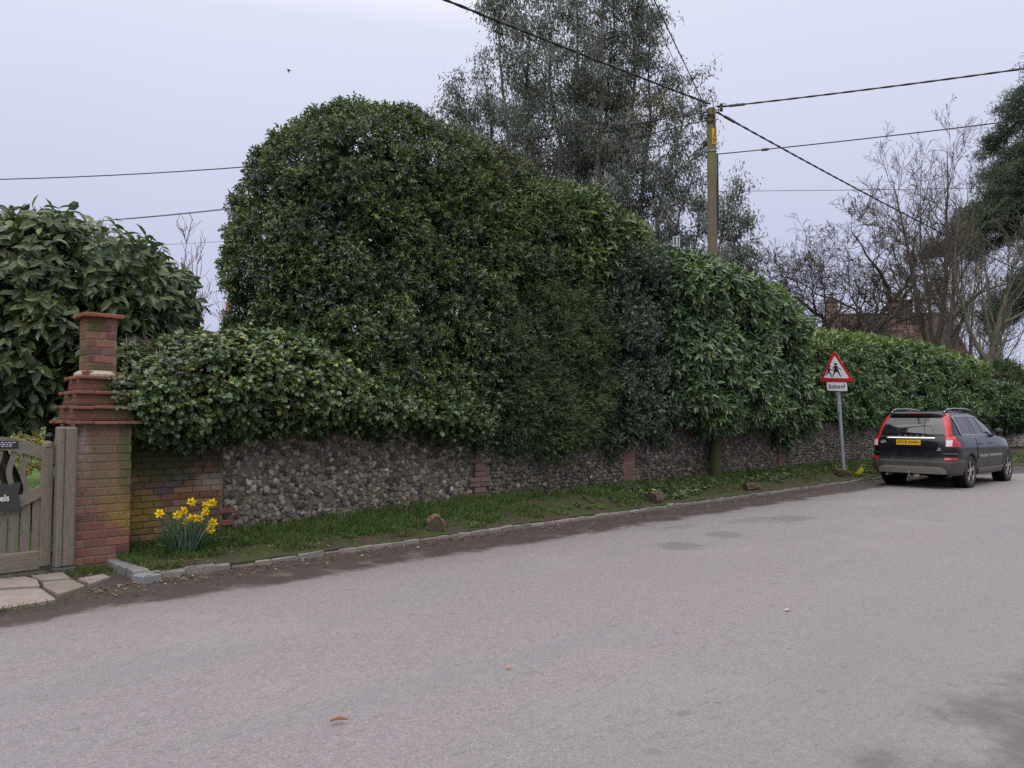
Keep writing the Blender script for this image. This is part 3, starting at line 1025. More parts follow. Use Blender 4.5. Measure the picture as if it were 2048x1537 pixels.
def shoots(mb, p, n, k, L, W, SL, pal, shape, up=.35, droop=.3, spread=.9, jit=.22, inset=.12, rare=None, rarep=0.0, cl_fr=.9, flat=.0, gap=None, gapd=.5, pads=None):
    """k leaves round each shoot that leaves the hedge face at p"""
    m = len(p)
    if pads:
        off, who, px_ = pad_field(p, *pads)
        p = p + n * off[:, None]
    s = unit(n + np.array([0, 0, up]) + .55 * rng.randn(m, 3))
    base = p - n * (rng.exponential(inset, m).clip(0, .5))[:, None]
    if gap is not None:
        base = base - n * (gapd * np.clip((vnoise(p * gap + 31) - .62) * 6, 0, 1))[:, None]
    clump = vnoise(p * cl_fr + 17.3)
    clump = np.clip((clump - .3) * 2.2, 0, 1)
    if pads: clump = np.clip(.40 * clump + .95 * who - .22, 0, 1)
    ref = np.where(np.abs(s[:, 2:3]) < .9, np.array([[0, 0, 1.0]]), np.array([[1.0, 0, 0]]))
    a = unit(np.cross(s, ref)); b = np.cross(s, a)
    ph0 = rng.rand(m) * 6.28
    P, A, N, C = [], [], [], []
    for i in range(k):
        ph = ph0 + i * 2.4
        t = (i + rng.rand(m) * .5) / k
        rad = a * np.cos(ph)[:, None] + b * np.sin(ph)[:, None]
        tilt = spread * (1.15 - .75 * t)[:, None]
        ax = unit(s * 1.0 + rad * tilt * 1.6 + np.array([0, 0, -droop]) + .18 * rng.randn(m, 3))
        P.append(base + s * (t * SL)[:, None]); A.append(ax)
        N.append(unit(s * 1.0 + n * flat - ax * .3 + .35 * rng.randn(m, 3)))
        c = tone(pal[0], pal[1], clump * .75 + t * .3 + .15 * rng.randn(m), jit)
        if len(pal) > 2:
            q = rng.rand(m) < .22
            c[q] = np.array(pal[2])[None] * (1 + jit * rng.randn(q.sum(), 1))
        C.append(c)
    P, A, N, C = [np.concatenate(v) for v in (P, A, N, C)]
    if rare is not None:
        rp = rarep(P) if callable(rarep) else rarep
        q = rng.rand(len(P)) < rp
        C[q] = np.array(rare)[None] * (1 + .25 * rng.randn(q.sum(), 1).clip(-2, 2))
    C = np.clip(C, .004, .8)
    sz = (1 + .22 * rng.randn(len(P))).clip(.45, 1.6)
    add_leaves(mb, P, A, N, L * sz, W * sz, C, shape)

def inner_blockers(mb, f, lo, hi, n, depth=(.3, .7), size=.3, col=(.034, .027, .019)):
    """large dark blades inside a hedge, added to block light and darken its gaps"""
    p, g = surf_pts(f, lo, hi, n)
    p, g = p[:n], g[:n]
    p = p - g * rng.uniform(depth[0], depth[1], len(p))[:, None]
    p = p[f(p) < -depth[0] * .8]
    c = np.array(col)[None] * (1 + .4 * rng.randn(len(p), 1)).clip(.3, 2)  # brown darker than the outer leaves: inner shade put into the colour
    add_leaves(mb, p, rng.randn(len(p), 3), rng.randn(len(p), 3), size * rng.uniform(.6, 1.4, len(p)), size * .7, c, 'diamond')

def bb(poly, y0, y1, pad=.3):
    q = np.array(poly)
    return (q[:, 0].min() - pad, y0 - pad, q[:, 1].min() - pad), (q[:, 0].max() + pad, y1 + pad, q[:, 1].max() + pad)

def twig_tangle(mb, p, d, L, r=.004, n=5, col=(.09, .07, .05)):
    for a, b, l in zip(p, d, L):
        pts = [a]
        dd = b.copy()
        for i in range(n):
            dd = unit(dd + .35 * rng.randn(3)); pts.append(pts[-1] + dd * l / n)
        mb.tube(pts, np.linspace(r, r * .4, n + 1), 3, np.array(col) * rng.uniform(.6, 1.4), cap=False)

# 1: the great clipped dome of holm oak
DOME = [(5.6, .6), (5.12, 2.0), (4.96, 2.9), (4.92, 3.7), (4.96, 4.4), (5.08, 5.0), (5.25, 5.55), (5.6, 6.02), (6.1, 6.42), (6.7, 6.66), (7.4, 6.74), (8.1, 6.72), (8.9, 6.66), (9.7, 6.62), (10.5, 6.56), (11.3, 6.34), (12.0, 5.9), (12.5, 5.3), (12.6, 3.2), (12.6, .6)]
def make_dome():
    f = sdf_prism(DOME, 10.75, 1.45, 1.25, .09, .9, 0, .04, .15)
    lo, hi = bb(DOME, 9.3, 12.2)
    mb = MB()
    p, n = surf_pts(f, lo, hi, 38000)
    k = cull(p, n, .2, 1.15); p, n = p[k][:27000], n[k][:27000]
    gr = [(.020, .040, .026), (.140, .195, .052), (.045, .074, .060)]
    shoots(mb, p, n, 8, .070, .032, .115, gr, 'diamond', up=.3, droop=.35, spread=1.0, inset=.13, rare=(.16, .18, .04), rarep=.015, gap=.9, gapd=.3, pads=(620, .42, .19, .26))
    q = rng.rand(len(p)) < .1
    # yellow-green young growth in streaks
    y = vnoise(p * .8 + 55) > .62
    shoots(mb, p[y][:2600], n[y][:2600], 6, .08, .03, .2, [(.08, .12, .034), (.13, .17, .05)], 'diamond', up=.5, droop=.4, inset=.02)
    inner_blockers(mb, f, lo, hi, 9000, (.6, 1.0), .34)
    # brown dead twigs showing near the top
    qq = (np.abs(p[:, 0] - 9.2) < .8) & (p[:, 2] > 5.6) & (n[:, 1] < -.1)
    twig_tangle(mb, p[qq][:160], unit(n[qq][:160] + rng.randn(min(160, qq.sum()), 3)), np.full(160, .4), .006, 4, (.12, .07, .045))
    tag(mb.build("clipped_tree", M_leaf, origin=(8.5, 10.7, .2)), "huge rounded dark evergreen clipped into a dome, tallest of the wall-top hedges", "hedge")
make_dome()

# 2: yew with fine dark needles, in front of the dome's right foot
YEW = [(8.6, .9), (8.5, 2.2), (8.8, 3.1), (9.6, 3.8), (10.5, 4.2), (11.4, 4.1), (11.9, 3.4), (12.05, 2), (12.0, .9)]
def make_yew():
    f = sdf_prism(YEW, 10.05, .93, .8, .16, 1.2, 4, .05, .08)
    lo, hi = bb(YEW, 8.9, 11.0)
    mb = MB()
    p, n = surf_pts(f, lo, hi, 16000)
    k = cull(p, n, .1, .95); p, n = p[k][:10500], n[k][:10500]
    shoots(mb, p, n, 10, .062, .017, .2, [(.024, .044, .026), (.085, .125, .045)], 'strip', up=.05, droop=.15, spread=.9, inset=.12, gap=1.2, gapd=.25, pads=(300, .34, .2, .25))
    inner_blockers(mb, f, lo, hi, 2600, (.4, .7), .3)
    tag(mb.build("yew_bush", M_matt, origin=(11, 9.9, .2)), "very dark fine-needled yew bulging over the wall beneath the dome's right half", "hedge")
make_yew()

# 3: holly, blue-dark, with a skirt over the wall
HOLLY = [(11.6, .95), (11.5, 3), (11.4, 4.4), (11.8, 5.2), (12.5, 5.45), (13.4, 5.35), (14.1, 4.95), (14.5, 4.3), (14.7, 3), (14.4, 1.5), (13.6, 1.0)]
def make_holly():
    f = sdf_prism(HOLLY, 10.05, 1.02, .8, .2, 1.2, 8, .05, .1)
    lo, hi = bb(HOLLY, 8.9, 11.1)
    mb = MB()
    p, n = surf_pts(f, lo, hi, 15000)
    k = cull(p, n, .15, .95); p, n = p[k][:8600], n[k][:8600]
    shoots(mb, p, n, 8, .07, .04, .16, [(.034, .056, .040), (.075, .112, .072)], 'diamond', up=.3, droop=.1, spread=1.0, jit=.3, inset=.12, rare=(.12, .16, .04), rarep=.01, gap=1.0, gapd=.25, pads=(230, .34, .17, .28))
    inner_blockers(mb, f, lo, hi, 2600, (.45, .75), .3)
    sk = rng.rand(len(p)) < .03
    twig_tangle(mb, p[sk & (p[:, 2] < 1.9)][:60], np.tile(np.array([.3, -.5, -.6]), (60, 1)), np.full(60, .6), .006, 5, (.06, .05, .04))
    tag(mb.build("holly_bush", M_leaf, origin=(13.8, 9.9, .2)), "blue-black small-leaved holly hanging low over the wall, left of the pole", "hedge")
make_holly()

# 4: loose big-leaved laurel pushing out between dome and holly
LTOP = [(10.6, 4.3), (10.5, 5.5), (10.9, 6.0), (11.6, 6.05), (12.5, 5.85), (13.2, 5.55), (13.2, 4.9), (12.5, 4.3), (11.5, 4.0)]
def make_top_laurel():
    f = sdf_prism(LTOP, 10.3, 1.0, .55, .16, 1.2, 14)
    lo, hi = bb(LTOP, 9.2, 11.4)
    mb = MB()
    p, n = surf_pts(f, lo, hi, 5000)
    k = cull(p, n, .2); p, n = p[k][:2600], n[k][:2600]
    shoots(mb, p, n, 7, .15, .05, .18, [(.055, .09, .038), (.13, .185, .055)], 'oval', up=.4, droop=.55, spread=1.0, inset=.1, rare=(.16, .2, .06), rarep=.06)
    inner_blockers(mb, f, lo, hi, 1200, (.2, .5), .3)
    tag(mb.build("laurel_bush", M_leaf, origin=(12.5, 10.2, 4.2)), "loose pale-tipped laurel on the shoulder between the dome and the dark holly", "hedge")
make_top_laurel()

# 5: tall laurel hedge round the pole
LAURA = [(13.7, 1.5), (13.5, 2.6), (13.4, 3.6), (13.4, 4.5), (13.7, 4.98), (14.3, 5.15), (15.4, 5.12), (16.6, 4.98), (17.8, 4.8), (18.5, 4.62), (18.9, 4.3), (19.3, 3.8), (19.45, 3.1), (19.4, 2), (19.15, 1.05), (18.6, 1.15), (18.2, 1.5), (17.4, 1.62), (16, 1.45), (15, 1.4)]
def make_laurel_hedge():
    f = sdf_prism(LAURA, 9.8, 1.15, .6, .17, 1.0, 21, .08, .12)
    lo, hi = bb(LAURA, 8.7, 11.0)
    mb = MB()
    p, n = surf_pts(f, lo, hi, 15000)
    k = cull(p, n, .12); p, n = p[k][:7400], n[k][:7400]
    shoots(mb, p, n, 8, .17, .06, .2, [(.052, .098, .044), (.112, .18, .058), (.075, .12, .08)], 'oval', up=.25, droop=.75, spread=1.0, inset=.12, rare=(.17, .2, .05), rarep=.01, flat=.3, gap=1.1, gapd=.3, pads=(260, .42, .2, .32))
    t = n[:, 2] > .5
    shoots(mb, p[t][:900], n[t][:900], 7, .16, .055, .22, [(.08, .135, .03), (.12, .17, .04)], 'oval', up=.5, droop=.2, inset=.02)
    inner_blockers(mb, f, lo, hi, 3600, (.5, .8), .34)
    b = (p[:, 2] < 1.9)
    twig_tangle(mb, p[b][:120], np.tile(np.array([.1, -.4, -.8]), (120, 1)), np.full(120, .5), .006, 5, (.05, .042, .034))
    tag(mb.build("laurel_hedge", M_leaf, origin=(18, 9.8, .3)), "tall glossy laurel hedge swallowing the telegraph pole's middle, left of the school sign", "hedge")
make_laurel_hedge()

# 6: lower laurel hedge behind the sign and the car
LOW = [(20.2, 1.45), (20.1, 3.3), (20.6, 3.85), (22.0, 4.05), (26, 4.18), (30, 4.2), (34, 4.14), (37.6, 4.0), (38.5, 3.6), (38.6, 1.45), (33, 1.3), (27, 1.4)]
def make_low_hedge():
    f = sdf_prism(LOW, 10.3, 1.15, .6, .15, .8, 33, .08, .1)
    lo, hi = bb(LOW, 9.1, 11.5)
    mb = MB()
    p, n = surf_pts(f, lo, hi, 16000)
    k = cull(p, n, .12); p, n = p[k][:7600], n[k][:7600]
    shoots(mb, p, n, 7, .19, .07, .22, [(.056, .108, .042), (.12, .195, .058), (.08, .13, .078)], 'diamond', up=.3, droop=.7, spread=1.0, inset=.12, rare=(.2, .22, .08), rarep=.012, flat=.3, gap=.9, gapd=.3, pads=(420, .42, .17, .28))
    t = n[:, 2] > .45
    shoots(mb, p[t][:1900], n[t][:1900], 7, .18, .065, .26, [(.12, .185, .045), (.17, .23, .065)], 'diamond', up=.5, droop=.2, inset=.02)
    inner_blockers(mb, f, lo, hi, 4000, (.5, .8), .4)
    tag(mb.build("laurel_hedge", M_leaf, origin=(30, 10.2, .3)), "low bright-topped laurel hedge running level behind the school sign and car roof", "hedge")
make_low_hedge()

# 7: the last shrubs at the hedge's far end
def make_end_shrubs():
    f = sdf_ball((40.6, 9.3, 2.1), (2.1, 1.1, .95), .2, 1.0, 41)
    mb = MB()
    p, n = surf_pts(f, (37.5, 7.6, .8), (43.5, 11, 4), 4000)
    k = cull(p, n, .15); p, n = p[k][:1800], n[k][:1800]
    shoots(mb, p, n, 7, .18, .065, .22, [(.04, .078, .034), (.08, .14, .045)], 'diamond', up=.3, droop=.6, inset=.12)
    inner_blockers(mb, f, (37.5, 7.6, .8), (43.5, 11, 4), 700, (.2, .6), .4)
    tag(mb.build("laurel_bush", M_leaf, origin=(40.6, 9.4, 1.5)), "small mid-green shrub overhanging the start of the pale flint wall", "shrub")
    f = sdf_ball((55, 13.5, 3.1), (6.5, 2.2, 2.1), .5, .7, 45)
    mb = MB()
    lo, hi = (47.5, 10.5, .5), (62.5, 16.5, 6)
    p, n = surf_pts(f, lo, hi, 5000)
    k = cull(p, n, .15); p, n = p[k][:2300], n[k][:2300]
    shoots(mb, p, n, 7, .2, .07, .3, [(.03, .055, .024), (.065, .11, .04)], 'diamond', up=.3, droop=.4, inset=.2, rare=(.12, .1, .05), rarep=.1)
    inner_blockers(mb, f, lo, hi, 900, (.2, .7), .5)
    tag(mb.build("evergreen_shrub", M_matt, origin=(55, 13.5, .4)), "dark scruffy shrub beyond the low hedge's end, under the bare trees", "shrub")
make_end_shrubs()

# 8: ivy mass on the wall beside the pillar
IVY = [(2.80, 1.42), (2.62, 1.85), (2.86, 2.18), (3.5, 2.48), (4.2, 2.66), (4.9, 2.7), (5.4, 2.58), (5.9, 2.3), (6.5, 2.02), (7.0, 1.9), (7.6, 1.84), (8.2, 1.7), (8.45, 1.48), (8.2, 1.36), (6.9, 1.5), (5.9, 1.52), (4.9, 1.44), (4.2, 1.42), (3.5, 1.4)]
def make_ivy():
    f = sdf_prism(IVY, 9.5, .82, .62, .11, 1.5, 50, .06, .06)
    lo, hi = bb(IVY, 8.7, 10.4)
    mb = MB()
    p, n = surf_pts(f, lo, hi, 22000)
    k = cull(p, n, .15, 1.0); p, n = p[k][:10000], n[k][:10000]
    yel = lambda P: np.clip(.012 + .13 * np.exp(-((P[:, 0] - 3.9) / .7) ** 2 - ((P[:, 2] - 2.6) / .28) ** 2) + .07 * (vnoise(P * 1.6 + 5) > .68) * (P[:, 2] > 1.5), 0, .6)
    shoots(mb, p, n, 8, .052, .054, .11, [(.036, .070, .026), (.105, .158, .040), (.055, .09, .046)], 'ivy', up=.1, droop=.8, spread=1.0, inset=.09, rare=(.26, .24, .055), rarep=yel, flat=.7, gap=1.5, gapd=.2, cl_fr=1.6, pads=(700, .18, .11, .15))
    inner_blockers(mb, f, lo, hi, 4200, (.32, .55), .22)
    # pale dry flower heads and bare stems
    q = (p[:, 2] < 2.2) & (n[:, 1] < -.4) & (vnoise(p * 1.3 + 77) > .68)
    pp = p[q][:240]
    add_leaves(mb, pp + n[q][:240] * .05, rng.randn(len(pp), 3), rng.randn(len(pp), 3), .05, .02, np.tile([.32, .28, .2], (len(pp), 1)), 'diamond')
    q = (np.abs(p[:, 0] - 3.25) < .3) & (p[:, 2] > 1.95)
    pp, nn = p[q][:110], n[q][:110]
    twig_tangle(mb, pp, unit(nn + .8 * rng.randn(len(pp), 3)), np.full(len(pp), .35), .005, 5, (.2, .15, .12))
    # strands creeping over the pillar's ledges
    for i in range(12):
        z0 = rng.uniform(1.62, 2.06); hw = .4 - (z0 - 1.575) * .26
        x0 = 2.645 + hw; pts = [np.array([x0, 9.165 - hw - .02, z0])]
        for s_ in range(6): pts.append(pts[-1] + np.array([-.045, rng.randn() * .004, rng.randn() * .012 - .004]))
        pts = np.array(pts); mb.tube(pts, .003, 3, (.12, .09, .06), cap=False)
        add_leaves(mb, pts, rng.randn(7, 3) * .5 + np.array([-.2, -.4, -.5]), np.tile([0, -1., .3], (7, 1)), .04, .04, np.tile([.07, .1, .035], (7, 1)), 'ivy')
    tag(mb.build("ivy_mass", M_leaf, origin=(5.5, 9.5, 1.2)), "shaggy yellow-flecked ivy smothering the wall top right of the brick pillar", "ivy")
make_ivy()

# 9: the big-leaved laurel dome behind the gate
def make_laurel_tree():
    t = thing("laurel_tree", (2.85, 11.6, .2), "domed large-leaved laurel tree behind the garden gate and pillar", "tree")
    f0 = sdf_ball((2.85, 11.6, 2.75), (1.48, 1.5, 1.36), .08, .9, 60, 2.4)
    f = lambda p: np.maximum(f0(p), 1.45 - p[:, 2] + .5 * vnoise(p * 1.3))
    lo, hi = (-.3, 9.3, .9), (5.1, 14, 5.2)
    mb = MB()
    p, n = surf_pts(f, lo, hi, 9000)
    k = cull(p, n, .3); p, n = p[k][:2150], n[k][:2150]
    shoots(mb, p, n, 7, .175, .072, .2, [(.042, .07, .03), (.105, .142, .052), (.075, .108, .07)], 'oval', up=.1, droop=1.05, spread=1.05, inset=.2, rare=(.16, .17, .08), rarep=.03, flat=.2, gap=1.2, gapd=.3, pads=(200, .38, .14, .3))
    inner_blockers(mb, f, lo, hi, 800, (.4, .9), .3)
    top = n[:, 2] > .1
    pp, nn = p[top][:420], n[top][:420]
    twig_tangle(mb, pp - nn * .15, unit(nn + .7 * rng.randn(len(pp), 3)), rng.uniform(.2, .42, len(pp)), .008, 4, (.16, .12, .085))
    mb.build("crown", leaf_mat("leathery_leaf", .46, .38, .16), t)
    b = MB()
    for i in range(11):
        a = rng.uniform(0, 6.28); r0 = rng.uniform(.1, .35); r1 = rng.uniform(.7, 1.7)
        pts = [(2.85 + r0 * math.cos(a), 11.6 + r0 * math.sin(a), .15), (2.85 + (r0 + .3 * r1) * math.cos(a + .1), 11.6 + (r0 + .3 * r1) * math.sin(a + .1), .9),
               (2.85 + .7 * r1 * math.cos(a), 11.6 + .7 * r1 * math.sin(a), 1.7), (2.85 + r1 * math.cos(a - .1), 11.6 + r1 * math.sin(a - .1), 3.0)]
        b.tube(pts, [.075, .06, .045, .02], 7, (.06, .05, .04), jit=.05)
    b.build("trunk", M_bark, t)
make_laurel_tree()

def make_garden_back():
    # yellow-leaved bush and a brown beech hedge glimpsed behind the gate
    f = sdf_ball((3.6, 20.5, 1.3), (2.2, 1.2, 1.1), .3, 1, 70)
    mb = MB()
    p, n = surf_pts(f, (1, 18, 0), (6.5, 23, 3), 2500); p, n = p[:1000], n[:1000]
    shoots(mb, p, n, 7, .09, .05, .16, [(.16, .13, .03), (.26, .19, .04), (.09, .1, .03)], 'diamond', inset=.15)
    tag(mb.build("golden_shrub", M_soft, origin=(3.6, 20.5, .2)), "yellowish shrub on the lawn seen through the gap above the garden gate", "shrub")
    H = [(-12, .2), (-12, 1.9), (11, 2.0), (11, .2)]
    f = sdf_prism(H, 27, .8, .3, .15, 1, 75)
    mb = MB()
    lo, hi = bb(H, 26, 28)
    p, n = surf_pts(f, lo, hi, 6000)
    k = cull(p, n, .1); p, n = p[k][:3000], n[k][:3000]
    shoots(mb, p, n, 7, .1, .06, .2, [(.12, .065, .035), (.19, .10, .05), (.08, .07, .03)], 'diamond', inset=.15)
    tag(mb.build("beech_hedge", M_soft, origin=(0, 27, .2)), "russet-leaved low hedge at the back of the lawn behind the gate", "hedge")
make_garden_back()

# ------------------------------------------------------------------ grass, weeds and litter
def make_grass():
    mb = MB()
    n = 230000
    x = 2.8 + 33 * rng.rand(n) ** 1.75
    y = yk(x) + .12 + (9.5 - yk(x) - .1) * rng.rand(n)
    t = (y - yk(x)) / (WALL_Y - yk(x))
    pat = vnoise(np.stack([x * 1.1, y * 1.6, x * 0], 1)) * .6 + vnoise(np.stack([x * 4, y * 5, x * 0 + 3], 1)) * .4
    lush = np.clip(.15 + .95 * t - .0 + .35 * (pat - .5), 0, 1) * np.interp(x, [2.8, 4, 5, 11, 13, 40], [.75, .8, 1, 1, .6, .5])
    tuft = vnoise(np.stack([x * 7, y * 9, x * 0 + 13], 1))
    keep = rng.rand(n) < np.clip((pat - .48) * 3.8 + t * 1.05 - .38 + (tuft - .5) * 1.0, .02, 1)
    x, y, t, pat, lush, tuft = x[keep], y[keep], t[keep], pat[keep], lush[keep], tuft[keep]
    m = len(x)
    P = np.stack([x, y, zverge(x, y) - .012], 1)
    A = np.stack([rng.randn(m) * .45, rng.randn(m) * .4 - .25, np.ones(m)], 1)
    L = (.04 + .15 * lush * rng.rand(m) ** .8) * (1 + (x > 16) * .3) * (.45 + 1.1 * tuft)
    W = .0055 + .006 * rng.rand(m) + np.clip((x - 10) * .0006, 0, .012)
    f = rng.rand(m) * .6 + tuft * .5
    c = tone((.044, .080, .020), (.090, .155, .038), f * .6 + lush * .5 - .1, .22)
    dry = rng.rand(m) < .12 + .4 * (lush < .35)
    c[dry] = np.array([.15, .125, .06]) * (1 + .3 * rng.randn(dry.sum(), 1)).clip(.4, 1.6)
    add_leaves(mb, P, A, np.stack([rng.randn(m), rng.randn(m), rng.randn(m) * .2], 1), L, W, np.clip(c, .008, .5), 'strip')
    mb.build("grass", M_grass, kind='stuff')
    # low ivy and weeds on the bank, mostly beyond the pole
    mb = MB()
    n = 11000
    x = rng.uniform(11, 34, n); t = rng.rand(n)
    y = yk(x) + .15 + (9.35 - yk(x) - .15) * t
    keep = vnoise(np.stack([x * .9, y * 1.4, x * 0 + 8], 1)) * .75 + t * .4 > .56
    x, y = x[keep], y[keep]
    m = len(x)
    P = np.stack([x, y, zverge(x, y) + rng.rand(m) * .07], 1)
    c = tone((.028, .05, .02), (.075, .11, .035), rng.rand(m), .25)
    q = rng.rand(m) < .07
    c[q] = np.array([.26, .24, .10]) * (1 + .3 * rng.randn(q.sum(), 1)).clip(.4, 1.5)
    add_leaves(mb, P, np.stack([rng.randn(m), rng.randn(m) - .4, rng.randn(m) * .3], 1), np.stack([rng.randn(m) * .5, rng.randn(m) * .5 - .3, np.ones(m)], 1), rng.uniform(.05, .11, m), rng.uniform(.04, .08, m), np.clip(c, .01, .6), 'ivy')
    # a few broad weeds on the near bank
    n = 500
    cx = rng.uniform(2.95, 11, 46); cy = yk(cx) + rng.uniform(.15, 1.2, 46)
    i = rng.randint(0, 46, n)
    x, y = cx[i] + rng.randn(n) * .03, cy[i] + rng.randn(n) * .03
    a = rng.rand(n) * 6.28
    add_leaves(mb, np.stack([x, y, zverge(x, y) + .005], 1), np.stack([np.cos(a), np.sin(a), rng.uniform(.2, .9, n)], 1), np.tile([0, 0, 1.0], (n, 1)), rng.uniform(.05, .12, n), rng.uniform(.015, .035, n), tone((.05, .09, .025), (.09, .14, .04), rng.rand(n), .2), 'oval')
    mb.build("ground_cover", M_soft, kind='stuff')
    # weeds in the gateway corner and cracks
    mb = MB()
    n = 2600
    x = np.concatenate([2.45 + .14 * rng.randn(1500), 2.0 + .2 * rng.randn(700), 1.0 + .5 * rng.randn(400)]); y = np.concatenate([8.7 + .09 * rng.randn(1500), 8.8 + .04 * rng.randn(700), 7.5 + .03 * rng.randn(400)])
    A = np.stack([rng.randn(n) * .9, rng.randn(n) * .8 - .3, np.ones(n) * .8], 1)
    c = tone((.05, .07, .02), (.1, .13, .03), rng.rand(n), .25)
    add_leaves(mb, np.stack([x, y, np.full(n, .03)], 1), A, rng.randn(n, 3), rng.uniform(.03, .11, n), .006, c, 'strip')
    mb.build("gateway_weeds", M_grass, kind='stuff')
    # dead leaves, chips and grit on bank and gutter
    mb = MB()
    n = 3000
    x = 2.2 + 26 * rng.rand(n) ** 1.6
    y = np.where(rng.rand(n) < .45, yk(x) - np.abs(rng.randn(n)) * .22 - .01, yk(x) + .15 + 1.25 * rng.rand(n))
    z = np.where(y < yk(x), .036, zverge(x, y) + .012)
    k = (x > 2.8) | (y < 8.3)
    x, y, z = x[k], y[k], z[k]; m = len(x)
    pal = np.array([(.15, .09, .05), (.22, .15, .085), (.10, .065, .04), (.28, .22, .15), (.07, .05, .035), (.16, .14, .07)])
    c = pal[rng.randint(0, 6, m)] * rng.uniform(.6, 1.2, (m, 1))
    add_leaves(mb, np.stack([x, y, z], 1), np.stack([rng.randn(m), rng.randn(m), rng.randn(m) * .15], 1), np.stack([rng.randn(m) * .35, rng.randn(m) * .35, np.ones(m)], 1), rng.uniform(.012, .06, m), rng.uniform(.008, .03, m), c, 'oval')
    mb.build("leaf_litter", M_matt, kind='stuff')
    # lawn blades seen through the gate
    mb = MB()
    n = 26000
    x = rng.uniform(-1, 4.5, n); y = rng.uniform(10, 19, n)
    add_leaves(mb, np.stack([x, y, .14 + (y - 9.75) * .0026], 1), np.stack([rng.randn(n) * .4, rng.randn(n) * .4, np.ones(n)], 1), rng.randn(n, 3), rng.uniform(.03, .07, n), .012, tone((.05, .12, .02), (.085, .17, .03), rng.rand(n), .2), 'needle')
    mb.build("lawn_grass", M_grass, kind='stuff')
make_grass()

# ------------------------------------------------------------------ trees
def grow(mb, p, d, L, r, lvl, q, tips, col):
    n = q['seg'][lvl]
    pts = [np.array(p, float)]; dd = unit(np.array(d, float))
    dirs = [dd]
    for i in range(n):
        dd = unit(dd + q['wig'][lvl] * rng.randn(3) + np.array([0, 0, q['up'][lvl]]))
        pts.append(pts[-1] + dd * L / n); dirs.append(dd)
    rad = np.linspace(r, max(r * q['tap'], q['rmin']), n + 1)
    mb.tube(pts, rad, q['sides'][lvl], np.array(col) * rng.uniform(.8, 1.2), cap=lvl == 0, jit=.04 if lvl < 2 else 0)
    if lvl + 1 >= len(q['seg']):
        tips.append((pts[-1], dd)); return
    nb = q['nb'][lvl]
    for b in range(nb):
        t = q['t0'][lvl] + (1 - q['t0'][lvl]) * (b + rng.rand()) / nb
        i = min(int(t * n), n - 1); f = t * n - i
        pp = pts[i] * (1 - f) + pts[i + 1] * f
        ax = dirs[i + 1]
        perp = unit(np.cross(ax, rng.randn(3)))
        a = R(q['ang'][lvl]) * rng.uniform(.7, 1.3)
        nd = ax * math.cos(a) + perp * math.sin(a)
        rr = (rad[i] * (1 - f) + rad[i + 1] * f) * q['rr']
        grow(mb, pp, nd, L * q['lr'][lvl] * (1.15 - .55 * t) * rng.uniform(.7, 1.25), max(rr, q['rmin']), lvl + 1, q, tips, col)

RT = np.array([.716, -.698, 0])     # across the view
FW = np.array([.698, .716, 0])      # away from the viewer

